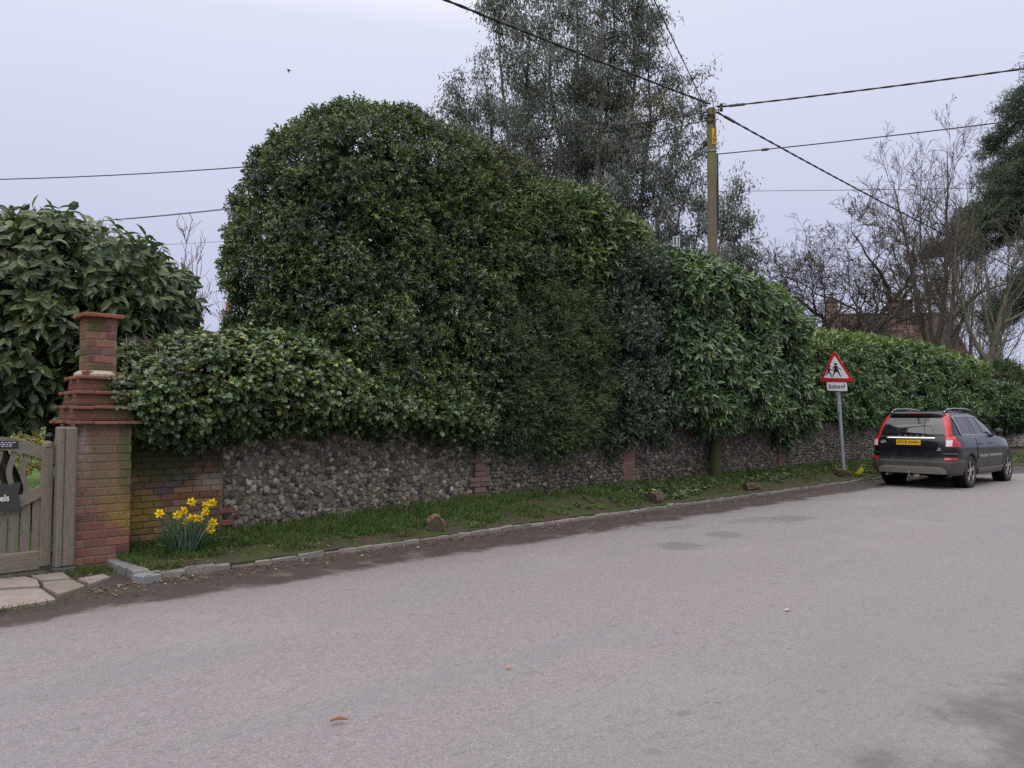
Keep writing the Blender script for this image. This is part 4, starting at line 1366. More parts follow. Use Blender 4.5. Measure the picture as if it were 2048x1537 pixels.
def make_gum():
    base = np.array([26.2, 21.9, .2])
    t = thing("gum_tree", tuple(base), "towering grey-green gum tree with drooping leaves behind the hedges, taller than the pole", "tree")
    wood, leaf = MB(), MB()
    stems = [(-5.9, 0, 16.4), (-5.0, .8, 18.2), (-4.2, -.8, 20.3), (-3.3, .8, 22), (-1.9, -.6, 21.5), (-.6, .5, 23.5), (.3, -1, 24), (1.2, .8, 23), (2.4, -.3, 22), (3.3, .8, 20.5),
             (4.1, 0, 17), (4.8, .8, 14.8), (5.7, 1, 12.2), (6.4, -.5, 11.6), (6.9, .3, 9.6), (-2.6, 2, 18), (2, 2.2, 18), (0, 2.4, 19)]
    P, A, C = [], [], []
    for (a, dpt, h) in stems:
        b = base + RT * a * .12 + FW * dpt * .3
        top = base + RT * a + FW * dpt * 1.6; top[2] = h
        u = np.linspace(0, 1, 9)[:, None]
        path = b * (1 - u) + top * u
        hor = (top - b) * [1, 1, 0]
        path = path + hor * (np.sin(u * math.pi) * .18) + (.26 * rng.randn(9, 3) * [1, 1, .3]) * u
        wood.tube(path, np.linspace(.2, .02, 9) * (.6 + h / 50), 6, np.array((.13, .11, .098)) * rng.uniform(.7, 1.2))
        nb = int(h * 2.9)
        for i in range(nb):
            s = rng.uniform(.2, 1.0)
            k = min(int(s * 8), 7); f = s * 8 - k
            p0 = path[k] * (1 - f) + path[k + 1] * f
            if p0[2] < 4: continue
            ph = rng.rand() * 6.28
            L = (1.75 - 1.05 * s ** 2) * rng.uniform(.7, 1.7)
            d = unit(np.array([math.cos(ph), math.sin(ph), rng.uniform(.5, 1.3)]))
            pts = [p0]
            for j in range(4):
                d = unit(d + .22 * rng.randn(3) + np.array([0, 0, -.08 * j])); pts.append(pts[-1] + d * L / 4)
            wood.tube(pts, np.linspace(.028, .006, 5), 4, (.12, .10, .09), cap=False)
            for j in range(1, 5):
                for tw in range(2):
                    q = pts[j] + .25 * rng.randn(3)
                    dd = unit(rng.randn(3) + d * .8 + np.array([0, 0, .1]))
                    e = q + dd * rng.uniform(.25, .65)
                    wood.tube([pts[j], q * .5 + e * .5, e], [.007, .006, .004], 3, (.13, .09, .08), cap=False)
                    m = rng.randint(15, 27)
                    w = rng.rand(m, 1)
                    P.append(pts[j] * (1 - w) + e * w + .17 * rng.randn(m, 3))
                    A.append(np.array([0, 0, -1.0]) + .55 * rng.randn(m, 3) + dd * .25)
                    c = tone((.085, .10, .088), (.20, .22, .195), rng.rand(m), .25)
                    hang = e - base
                    if abs(hang @ RT - 2.9) < .8 and abs(e[2] - 15.6) < .9: c = c * .3 + np.array([.17, .15, .04]) * .7
                    elif rng.rand() < .09: c = np.array([.10, .08, .05]) * (1 + .3 * rng.randn(m, 1)).clip(.4, 1.6)
                    C.append(c)
    P, A, C = [np.concatenate(v) for v in (P, A, C)]
    add_leaves(leaf, P, A, rng.randn(len(P), 3), rng.uniform(.13, .24, len(P)), rng.uniform(.04, .065, len(P)), np.clip(C, .01, .5), 'diamond')
    leaf.build("crown", M_soft, t)
    wood.build("trunk", M_bark, t)
make_gum()

def bare(name, base, label, cat, limbs, q, col, group=None):
    t = thing(name, tuple(base), label, cat, group)
    w, tw = MB(), MB()
    tips = []
    for (off, path, r0) in limbs:
        pts = [np.array(base) + RT * a + FW * dpt + np.array([0, 0, z]) for a, dpt, z in path]
        # the drawn limb, smoothed, with side branches along it
        pts = np.array(pts)
        u = np.linspace(0, len(pts) - 1, 4 * (len(pts) - 1) + 1)
        pp = np.stack([np.interp(u, range(len(pts)), pts[:, i]) for i in range(3)], 1)
        ker = np.array([.25, .5, .25])
        for _ in range(2):
            pp[1:-1] = .25 * pp[:-2] + .5 * pp[1:-1] + .25 * pp[2:]
        pp[1:-1] += .02 * rng.randn(len(pp) - 2, 3) * q.get('gnarl', 1)
        rad = r0 * (1 - np.linspace(0, 1, len(pp)) ** .85 * .93)
        w.tube(pp, rad, 9, col, jit=.06)
        L = np.linalg.norm(pts[1:] - pts[:-1], axis=1).sum()
        nb = int(q['first'] * L)
        for b in range(nb):
            s = q['from'] + (1 - q['from']) * (b + rng.rand()) / nb
            k = min(int(s * (len(pp) - 1)), len(pp) - 2)
            ax = unit(pp[k + 1] - pp[k])
            perp = unit(np.cross(ax, rng.randn(3)))
            a = R(q['a0']) * rng.uniform(.6, 1.3)
            d = ax * math.cos(a) + perp * math.sin(a)
            grow(tw, pp[k], d, q['l0'] * (1.2 - .55 * s) * rng.uniform(.6, 1.3), rad[k] * q['rr0'], 0, q, tips, col)
    w.build("trunk", M_bark, t)
    tw.build("crown", M_bark, t)
    return t

ORCH = dict(first=2.6, a0=60, l0=2.5, rr0=.42, gnarl=2.5, seg=[7, 5, 4, 3], wig=[.26, .3, .3, .3], up=[.06, .07, .08, .1], tap=.35, rmin=.0075, sides=[6, 4, 3, 3], nb=[6, 5, 4, 0], t0=[.2, .2, .15, 0], ang=[50, 50, 45, 40], rr=.62, lr=[.62, .55, .5, .5])
ORCH['from'] = .25
ASH = dict(first=1.7, a0=34, l0=3.6, rr0=.42, gnarl=1.5, seg=[7, 5, 4, 3], wig=[.1, .14, .18, .2], up=[.08, .08, .08, .06], tap=.35, rmin=.008, sides=[6, 4, 3, 3], nb=[5, 4, 2, 0], t0=[.25, .2, .2, 0], ang=[38, 40, 42, 40], rr=.6, lr=[.5, .5, .45, .5])
ASH['from'] = .22
def px_base(px, Z):
    r = (px - 1024) / 1538
    return np.array([Z * (.698 + r * .716), Z * (.716 - r * .698), .3])

def make_bare_trees():
    dk, ab, gn = (.075, .062, .05), (.095, .08, .064), (.115, .108, .08)
    b = px_base(1685, 33)
    bare("fruit_tree", b, "old gnarled bare fruit tree with black limbs leaning right above the low hedge", "tree", [
        (0, [(0, 0, 0), (0, 0, 2.6), (.3, 0, 4.1), (1.5, .2, 5.5), (2.6, .4, 6.6), (3.3, .3, 7.6), (3.4, .2, 8.9)], .24),
        (0, [(.1, 0, 2.9), (.9, -.4, 4.4), (1.9, -.8, 5.8), (2.9, -1, 7.2), (3.6, -.8, 8.0)], .19),
        (0, [(1.4, .2, 5.4), (.6, .4, 6.3), (-.8, .5, 6.9), (-2.2, .3, 7.6), (-3.2, .2, 7.9)], .06),
        (0, [(2.4, .4, 6.4), (1.6, -.4, 7.5), (.7, -.7, 8.7), (.1, -.5, 9.7)], .1)], ORCH, dk)
    b = px_base(1652, 34.5)
    bare("fruit_tree", b, "smaller crooked bare fruit tree with an upright twisted trunk, left of the leaning one", "tree", [
        (0, [(0, 0, 0), (.0, 0, 3.4), (-.15, 0, 4.6), (.2, 0, 5.6), (-.4, .1, 6.3), (-1.4, .2, 6.9), (-2.6, .2, 7.3), (-3.4, 0, 7.4)], .17),
        (0, [(0, 0, 4.4), (-.9, -.3, 5.2), (-1.9, -.5, 5.9), (-3.0, -.6, 6.3)], .09),
        (0, [(.15, 0, 5.4), (.9, .3, 6.4), (1.2, .4, 7.4)], .1)], ORCH, dk)
    b = px_base(1868, 41)
    bare("ash_tree", b, "tall bare tree with a dark forked trunk rising in front of the brick house", "tree", [
        (0, [(0, 0, 0), (.0, 0, 4.2), (-.7, 0, 7), (-.95, .2, 10), (-1.4, .3, 12.5), (-1.7, .3, 14.3)], .21),
        (0, [(0, 0, 4), (.55, -.2, 7), (.75, -.3, 10), (.9, -.2, 13), (1.1, 0, 16.2)], .2),
        (0, [(.05, 0, 4.2), (.2, .4, 7.5), (-.1, .8, 11), (.1, .9, 14.5)], .12)], ASH, ab)
    b = px_base(1892, 40)
    bare("ash_tree", b, "second bare tree with a stout dark trunk, immediately right of the forked one", "tree", [
        (0, [(0, 0, 0), (.1, 0, 4), (.5, .1, 7), (.75, .1, 9), (1.6, .2, 11.4), (2.3, .2, 14)], .2),
        (0, [(.45, .1, 6.5), (1.4, -.4, 7.7), (2.7, -.6, 8.3), (4, -.6, 8.2), (5.4, -.5, 7.6)], .08)], ASH, ab)
    b = px_base(1968, 38)
    bare("ash_tree", b, "greenish bare tree leaning right over the far end of the hedge", "tree", [
        (0, [(0, 0, 0), (.1, 0, 3.2), (.6, 0, 5.2), (1.2, .1, 7), (1.8, .2, 9), (2.9, .2, 11)], .24),
        (0, [(.9, .1, 6), (2, -.3, 6.6), (3.2, -.4, 6.9), (5, -.4, 7.6)], .1),
        (0, [(.3, 0, 4), (-.6, .2, 6), (-1.1, .2, 8.5), (-1.0, .3, 10.5)], .13)], ASH, gn)
    for px, Z, h, ln, lab in ((1918, 58, 13, .3, "slim pale grey bare tree far behind, left of three"), (1942, 62, 15, 1.0, "slim pale grey bare tree far behind, middle of three"), (2005, 56, 14, -.9, "slim pale grey bare tree far behind, right of three")):
        b = px_base(px, Z)
        bare("bare_tree", b, lab, "tree", [(0, [(0, 0, 0), (.1, 0, 4), (ln * .3, .2, 8), (ln, .2, h)], .26), (0, [(.1, 0, 4.5), (-.8, .3, 8), (-1.4, .4, h * .85)], .16)], ASH, (.16, .15, .13), "pale trees far behind")
    # budded magnolia between the laurel dome and the big hedge
    MAG = dict(first=1.6, a0=38, l0=1.3, rr0=.5, gnarl=1, seg=[5, 4, 3], wig=[.14, .16, .15], up=[.12, .14, .15], tap=.5, rmin=.006, sides=[4, 3, 3], nb=[5, 3, 0], t0=[.2, .2, 0], ang=[38, 38, 38], rr=.7, lr=[.55, .5, .5])
    MAG['from'] = .3
    b = px_base(398, 19)
    t = thing("magnolia_shrub", tuple(b), "bare pinkish budded shrub between the laurel dome and the great clipped dome", "shrub")
    w, tips = MB(), []
    for a, h in ((-.8, 4.8), (-.35, 5.7), (.0, 5.1), (.35, 4.3), (.7, 3.6), (.15, 4.6), (1.1, 3.4)):
        p0 = b + RT * a * .25
        u = np.linspace(0, 1, 8)[:, None]
        top = b + RT * a + np.array([0, 0, h]) + FW * rng.randn() * .4
        pp = p0 * (1 - u) + top * u + .03 * rng.randn(8, 3)
        w.tube(pp, np.linspace(.035, .008, 8), 5, (.16, .12, .11))
        for i in range(16):
            k = rng.randint(3, 8)
            d = unit(np.array([rng.randn() * .6, rng.randn() * .6, 1.0]))
            grow(w, pp[k], d, rng.uniform(.3, .8), .009, 1, MAG, tips, (.19, .14, .13))
    P = np.array([x[0] for x in tips]); A = np.array([x[1] for x in tips])
    w.build("trunk", M_bark, t)
    bd = MB(); add_leaves(bd, P, A, rng.randn(len(P), 3), .06, .03, np.tile([.26, .19, .17], (len(P), 1)), 'diamond'); bd.build("buds", M_matt, t, kind='stuff')
make_bare_trees()

def make_pine():
    b = px_base(2150, 56)
    t = thing("pine_tree", tuple(b), "great dark pine with drooping limbs at the photo's right edge", "tree")
    wood, leaf = MB(), MB()
    s = 56 / 1538
    def at(px, py, d=0.0): return b + RT * (px - 2150) * s + np.array([0, 0, 1.3 + (840 - py) * s]) + FW * d
    wood.tube([b, at(2150, 600), at(2140, 300), at(2100, 150), at(2085, 90)], [.6, .5, .38, .2, .05], 10, (.14, .085, .06), jit=.04)
    limbs = [((2110, 160), (2030, 215), 0), ((2120, 190), (2015, 290), 1), ((2130, 230), (1985, 395), -1), ((2140, 300), (1950, 455), 0.5), ((2140, 330), (1895, 500), -1), ((2145, 380), (1870, 515), .5),
             ((2150, 430), (1985, 500), 2), ((2150, 470), (2010, 580), -1.5), ((2150, 520), (1975, 640), 0), ((2150, 560), (2020, 660), 1.5), ((2110, 140), (2120, 120), 0), ((2140, 280), (2030, 330), 2), ((2145, 350), (1990, 420), 1)]
    for (p0, p1, d) in limbs:
        A_, B_ = at(*p0), at(*p1, d * 1.6)
        u = np.linspace(0, 1, 9)[:, None]
        pp = A_ * (1 - u) + B_ * u + np.array([0, 0, 1]) * np.sin(u * math.pi) * .5 + .1 * rng.randn(9, 3)
        wood.tube(pp, np.linspace(.17, .03, 9), 5, (.1, .075, .06))
        L = np.linalg.norm(B_ - A_)
        for i in range(int(11 * L)):
            q = rng.uniform(.18, 1.0)
            k = min(int(q * 8), 7)
            c = pp[k] + (pp[k + 1] - pp[k]) * (q * 8 - k) + rng.randn(3) * np.array([.55, .55, .3])
            if rng.rand() < .3: wood.tube([pp[k], (pp[k] + c) / 2 + [0, 0, .1], c], [.03, .02, .01], 3, (.1, .075, .06), cap=False)
            m = 110
            dd = unit(rng.randn(m, 3) + [0, 0, .5])
            P = c + rng.randn(m, 3) * np.array([.36, .36, .17])
            add_leaves(leaf, P, dd, rng.randn(m, 3), rng.uniform(.18, .4, m), .055, tone((.026, .046, .030), (.078, .105, .06), rng.rand(m) * .6 + .4 * (dd[:, 2] > .3), .2), 'needle')
    leaf.build("crown", M_matt, t)
    wood.build("trunk", M_bark, t)
make_pine()

# ------------------------------------------------------------------ houses behind
def house_mats():
    k = NT("house_brick")
    br = k.n('ShaderNodeTexBrick')
    br.inputs['Scale'].default_value = 1.0
    br.inputs['Brick Width'].default_value = .23; br.inputs['Row Height'].default_value = .075; br.inputs['Mortar Size'].default_value = .008
    br.inputs['Color1'].default_value = (.19, .095, .075, 1); br.inputs['Color2'].default_value = (.14, .078, .065, 1); br.inputs['Mortar'].default_value = (.25, .22, .19, 1)
    s = k.sep(k.co())
    cb = k.n('ShaderNodeCombineXYZ')
    k.put(cb.inputs[0], k.math('ADD', s[0], s[1])); k.put(cb.inputs[1], s[2])
    k.t.links.new(cb.outputs[0], br.inputs['Vector'])
    m1 = k.fin(k.mix(k.math('MULTIPLY', k.noise(1.2, 5), .6), br.outputs['Color'], (.16, .10, .09)), .9, .15)
    m2 = attr_mat("plain_roof_tile", .9, .15, .4, 6, .2)
    return m1, m2
M_hb, M_ht = house_mats()

def house(base, rz, L, Wd, eave, ridge, chims, label, wins=4):
    t = thing("brick_house", tuple(base), label, "house", rz=rz)
    w = MB()
    w.add([(-L / 2, -Wd / 2, 0), (L / 2, -Wd / 2, 0), (L / 2, Wd / 2, 0), (-L / 2, Wd / 2, 0), (-L / 2, -Wd / 2, eave), (L / 2, -Wd / 2, eave), (L / 2, Wd / 2, eave), (-L / 2, Wd / 2, eave), (-L / 2, 0, ridge - .1), (L / 2, 0, ridge - .1)],
          [[(0, 1, 5, 4), (2, 3, 7, 6)], [(1, 2, 6, 9, 5), (3, 0, 4, 8, 7)]])
    w.build("wall", M_hb, t, local=True)
    r = MB()
    n = 16
    for sgn in (-1, 1):       # courses of tiles, each a thin overlapping strip
        for i in range(n):
            a, b = i / n, (i + 1.25) / n
            ya, za = sgn * (Wd / 2 + .3) * (1 - a), eave - .15 + (ridge - eave + .15) * a
            yb, zb = sgn * (Wd / 2 + .3) * (1 - min(b, 1)), eave - .15 + (ridge - eave + .15) * min(b, 1)
            m = int(L * 2)
            for j in range(m):
                xa, xb = -L / 2 - .2 + (L + .4) * j / m, -L / 2 - .2 + (L + .4) * (j + 1) / m
                r.add([(xa, ya, za + .05), (xb, ya, za + .05), (xb, yb, zb + .02), (xa, yb, zb + .02)], [[(0, 1, 2, 3) if sgn < 0 else (3, 2, 1, 0)]], np.array((.125, .08, .07)) * rng.uniform(.7, 1.25))
    r.tube([(-L / 2 - .2, 0, ridge + .04), (L / 2 + .2, 0, ridge + .04)], .09, 8, (.16, .08, .06))
    ro = r.build("roof", M_ht, t, local=True)
    for (cx, cy, cw, cd, top, pots) in chims:
        c = MB()
        c.box((cx, cy, (eave + top) / 2), (cw, cd, top - eave)); c.box((cx, cy, top - .12), (cw + .12, cd + .12, .16)); c.box((cx, cy, top - .5), (cw + .07, cd + .07, .09))
        co = c.build("chimney", M_hb, ro, local=True)
        for i in range(pots):
            p = MB(); p.lathe([(.15, 0), (.16, .05), (.125, .12), (.115, .5), (.15, .56), (.14, .62), (.09, .62), (.09, .3)], 12, (cx + (i - (pots - 1) / 2) * .42, cy, top - .04), col=(.30, .12, .07))
            p.build("chimney_pot", attr_mat("pot_clay", .8, .2, .2, 20, 0), co, local=True)
    for i in range(wins):
        x = -L / 2 + L * (i + .5) / wins
        f = MB()
        for dx in (-.5, 0, .5): f.box((x + dx, -Wd / 2 - .02, eave - 1.0), (.07, .08, 1.2))
        for dz in (-.6, 0, .6): f.box((x, -Wd / 2 - .018, eave - 1.0 + dz), (1.0, .075, .06))
        fo = f.build("window", plain("white_joinery", (.6, .6, .58), .5), t, local=True)
        g = MB(); g.box((x, -Wd / 2 + .0, eave - 1.0), (1.0, .03, 1.2)); g.build("pane", plain("dark_window_glass", (.02, .022, .025), .06, .6, var=.05), fo, local=True)

house((64.3, 23.0, .3), R(-50), 9.0, 7, 6.0, 9.75, [(-4.1, 0, .7, .6, 11.0, 1), (.9, -.6, 1.7, .7, 10.8, 3)], "red brick house with a tiled roof and chimneys behind the bare trees")
house((20.4, 44.2, .3), R(-20), 9, 6, 3.9, 6.4, [(-.75, 0, .55, .55, 7.75, 1)], "distant cottage whose single chimney shows between the laurel dome and great dome", 3)

# ------------------------------------------------------------------ telegraph pole
POLE = np.array([15.35, 9.2, .3])
PTOP = 8.98
def make_pole():
    t = thing("telegraph_pole", tuple(POLE), "weathered wooden telegraph pole rising through the laurel hedge with a yellow warning plate", "pole")
    k = NT("creosoted_pine")
    s = k.scalev(k.co(), (10, 10, .7))
    z = k.sep(k.co())[2]
    g = k.noise(4, 5, .65, s)
    c = k.mix(g, (.085, .07, .05), (.20, .17, .125))
    alg = k.math('MULTIPLY', k.step(k.math('ADD', z, k.math('MULTIPLY', k.noise(3, 4), 1.0)), 6.9, 7.8), .75)
    c = k.mix(alg, c, (.17, .16, .07))
    alg2 = k.math('MULTIPLY', k.step(k.math('ADD', z, k.math('MULTIPLY', k.noise(4, 4), 1.0)), 2.6, 1.2), .85)
    c = k.mix(alg2, c, (.045, .052, .018))
    c = k.mix(k.math('MULTIPLY', k.step(k.noise(11, 3, .7, s), .63, .7), .7), c, (.04, .033, .025))
    k.bump(g, .7, .02)
    wood = k.fin(c, .92, .12)
    p = MB()
    zs = np.linspace(0, PTOP - .38, 30)
    r = np.interp(zs, [0, PTOP], [.128, .098])
    p.tube(np.stack([POLE[0] + .004 * rng.randn(30), POLE[1] + .004 * rng.randn(30), zs + .12], 1), r, 20, jit=.008)
    p.build("shaft", wood, t)
    cx, cy = POLE[:2]
    vd = unit(np.array([-cx, -cy, 0])); sd = np.array([-vd[1], vd[0], 0])       # towards the viewer / to the viewer's right... sides of the pole
    def on(a, z, out=0.0):     # a: angle in degrees round the pole from the viewer's side
        d = vd * math.cos(R(a)) + sd * math.sin(R(a))
        return np.array([cx, cy, z]) + d * (.108 + out), d
    b = MB()
    b.tube([on(i * 15, 7.72, .004)[0] for i in range(25)], .012, 5)
    b.build("strap_band", M_steel, t)
    # warning plate, bent round the pole
    wp, lines = MB(), MB()
    def bent(u0, u1, z0, z1, o, mb):
        rows = []
        for zz in (z0, z1):
            rows.append([on(a, zz, o)[0] for a in np.linspace(u0, u1, 7)])
        mb.grid(rows)
    bent(8, 92, 7.9, 8.23, .006, wp); bent(8, 92, 7.86, 7.89, .006, wp)
    wo = wp.build("warning_plate", plain("yellow_enamel", (.50, .30, .03), .55, .3, var=.1), t)
    tri = [(16, 7.975), (84, 7.975), (50, 8.205)]
    for i in range(3):
        a, b_ = np.array(tri[i]), np.array(tri[(i + 1) % 3])
        lines.tube([on(*(a + (b_ - a) * q), .009)[0] for q in np.linspace(0, 1, 8)], .006, 4)
    bolt = [(55, 8.16), (44, 8.07), (54, 8.07), (43, 7.995)]
    for i in range(3): lines.tube([on(*bolt[i], .009)[0], on(*bolt[i + 1], .009)[0]], .006, 4)
    for z in (7.95, 7.925): lines.tube([on(a, z, .008)[0] for a in np.linspace(18, 80, 6)], .0035, 4)
    lines.build("warning_marks", M_black, wo)
    # brackets, coil, small fittings at the head
    porc = plain("brown_porcelain", (.035, .022, .02), .25, .6)
    for a, z in ((-95, 8.82), (-88, 8.66), (-70, 8.5), (96, 8.78), (88, 8.68), (-60, 8.56)):
        p0, d = on(a, z, -.02); p1, _ = on(a, z, .12)
        ins = MB()
        ins.tube([p0, p1], .014, 6, (.05, .045, .045))
        ins.lathe([(.012, -.05), (.04, -.035), (.042, .0), (.022, .01), (.036, .025), (.03, .05), (.01, .055)], 10, p1)
        ins.build("insulator", porc, t)
    co = MB()
    for rr in (.075, .085, .095):
        co.tube([on(-18 + rr * 560 * math.cos(q), 8.46 + rr * math.sin(q), .016 + rng.rand() * .012)[0] for q in np.linspace(0, 6.283, 22)], .008, 5)
    co.tube([on(a, z, .014)[0] for a, z in ((20, 8.92), (24, 8.76), (22, 8.56), (30, 8.38), (44, 8.26), (60, 8.23))], .01, 5)
    co.tube([on(a, z, .05)[0] for a, z in ((-80, 8.82), (-20, 8.86), (20, 8.82), (70, 8.86), (95, 8.81))], .008, 5)
    for a0 in (80, 100): co.tube([on(a0, 8.68 + .13 * math.sin(q), .06 + .10 * (1 - math.cos(q)))[0] for q in np.linspace(-.6, 2.6, 12)], .007, 5)
    co.build("cable_coil", M_cable, t)
    bx = MB(); p0, d = on(-85, 7.92, .04); bx.box(p0, (.08, .08, .12), bev=.012); p0, d = on(-60, 7.62, .04)
    bx.build("junction_box", M_black, t)
    cd = MB(); cd.tube([on(100, z, .02)[0] for z in np.linspace(5.9, 7.68, 9)], .022, 7); cd.build("conduit", M_black, t)
    tg = MB(); p0, d = on(10, 2.0, .002)
    return on
on_pole = make_pole()

def cable(p0, p1, r, sag, label, twist=False, clamp=None, n=26):
    p0, p1 = np.array(p0, float), np.array(p1, float)
    u = np.linspace(0, 1, n)
    P = p0 + (p1 - p0) * u[:, None]; P[:, 2] -= 4 * sag * u * (1 - u)
    t = thing("overhead_cable", tuple(p0), label, "cable")
    mb = MB()
    if twist:           # two cores wound round each other
        L = np.linalg.norm(p1 - p0); m = int(L * 9)
        uu = np.linspace(0, 1, m)
        Q = p0 + (p1 - p0) * uu[:, None]; Q[:, 2] -= 4 * sag * uu * (1 - uu)
        sd = unit(np.cross(p1 - p0, [0, 0, 1.0]))
        for ph in (0, math.pi):
            q = uu * L * 2 * math.pi / .75 + ph
            mb.tube(Q + sd * (np.cos(q) * r * .4)[:, None] + np.array([0, 0, 1.0]) * (np.sin(q) * r * .4)[:, None], r * .72, 6)
    else:
        mb.tube(P, r, 6)
    mb.build("cable", M_cable, t)
    if clamp:
        for (a, b, rr) in clamp:
            d = unit(p1 - p0)
            c = MB()
            f = lambda s: np.array([p0 + (p1 - p0) * s / np.linalg.norm(p1 - p0)])[0] - np.array([0, 0, 4 * sag * (s / np.linalg.norm(p1 - p0))])
            c.tube([f(a), f(a + .02), f(b - .02), f(b)], [rr * .5, rr, rr, rr * .5], 8)
            c.tube([f((a + b) / 2) + [0, 0, rr], f((a + b) / 2) + [0, 0, rr + .03]], .006, 4)
            c.build("clamp", plain("clamp_plastic", (.07, .05, .06), .5, .4), t)

cable((15.3, 9.2, 8.82), (-30, 12.6, 9.4), .024, .55, "thick twisted cable crossing the sky from the pole to the photo's top edge", True, [(.12, .5, .03)])
cable((15.45, 9.1, 8.76), (23.5, -11.5, 8.9), .019, .35, "thick cable from the pole head climbing to the photo's right edge", True, [(.25, .62, .032)])
cable((15.5, 9.15, 8.68), (62, 6.6, 8.0), .022, .55, "thick cable sloping from the pole head down to the right behind the bare trees", True, [(.3, .75, .034)])
cable((15.48, 9.12, 7.68), (22.6, -8.6, 7.9), .012, .25, "thin line with a small connector box running right from beneath the warning plate", False, [(.95, 1.12, .032)])
cable((15.45, 9.15, 6.82), (40, -14, 8.4), .006, .3, "hair-thin line leaving the pole rightwards below all the others")
cable((15.25, 9.15, 8.46), (-6, .6, 8.6), .011, .12, "thin line rising steeply from the pole's coil to the top edge, the thicker of two")
cable((15.25, 9.15, 7.92), (-6, .2, 8.1), .006, .1, "thin line rising steeply from the pole's small junction box")
cable((15.28, 9.28, 8.64), (0, 28.5, 8.08), .013, .55, "highest of the lines running left behind the great dome")
cable((15.28, 9.28, 8.46), (2.5, 33.2, 8.2), .011, .85, "second highest line running left behind the great dome")
cable((15.28, 9.28, 8.16), (2.5, 28.2, 7.0), .006, .45, "third line down, very thin, running left behind the great dome")
cable((15.28, 9.28, 6.70), (3.0, 27.5, 6.4), .005, .3, "lowest thin line, short stretch seen just left of the great dome")

def make_nest_box():
    b = px_base(1357, 26)
    t = thing("lamp_post", tuple(b), "small pale lamp box on a post peeping over the holly left of the pole", "lamp")
    p = MB(); p.tube([b, b + [0, 0, 7.0]], .04, 8); p.build("post", M_steel, t)
    z = 1.6 + (840 - 490) / 1538 * 26
    c = MB(); c.box(b + np.array([0, 0, z - .3]), (.17, .17, .03), bev=.01); c.box(b + np.array([0, 0, z + .02]), (.18, .18, .03), bev=.01)
    for sx in (-1, 1):
        for sy in (-1, 1): c.box(b + np.array([sx * .07, sy * .07, z - .14]), (.03, .03, .3))
    c.build("lantern_frame", plain("pale_grey_paint", (.5, .52, .55), .5), t)
    g = MB(); g.box(b + np.array([.0, .0, z - .14]), (.1, .1, .26)); g.build("lantern_glass", plain("dull_glass", (.12, .13, .14), .2, .5), t)
make_nest_box()

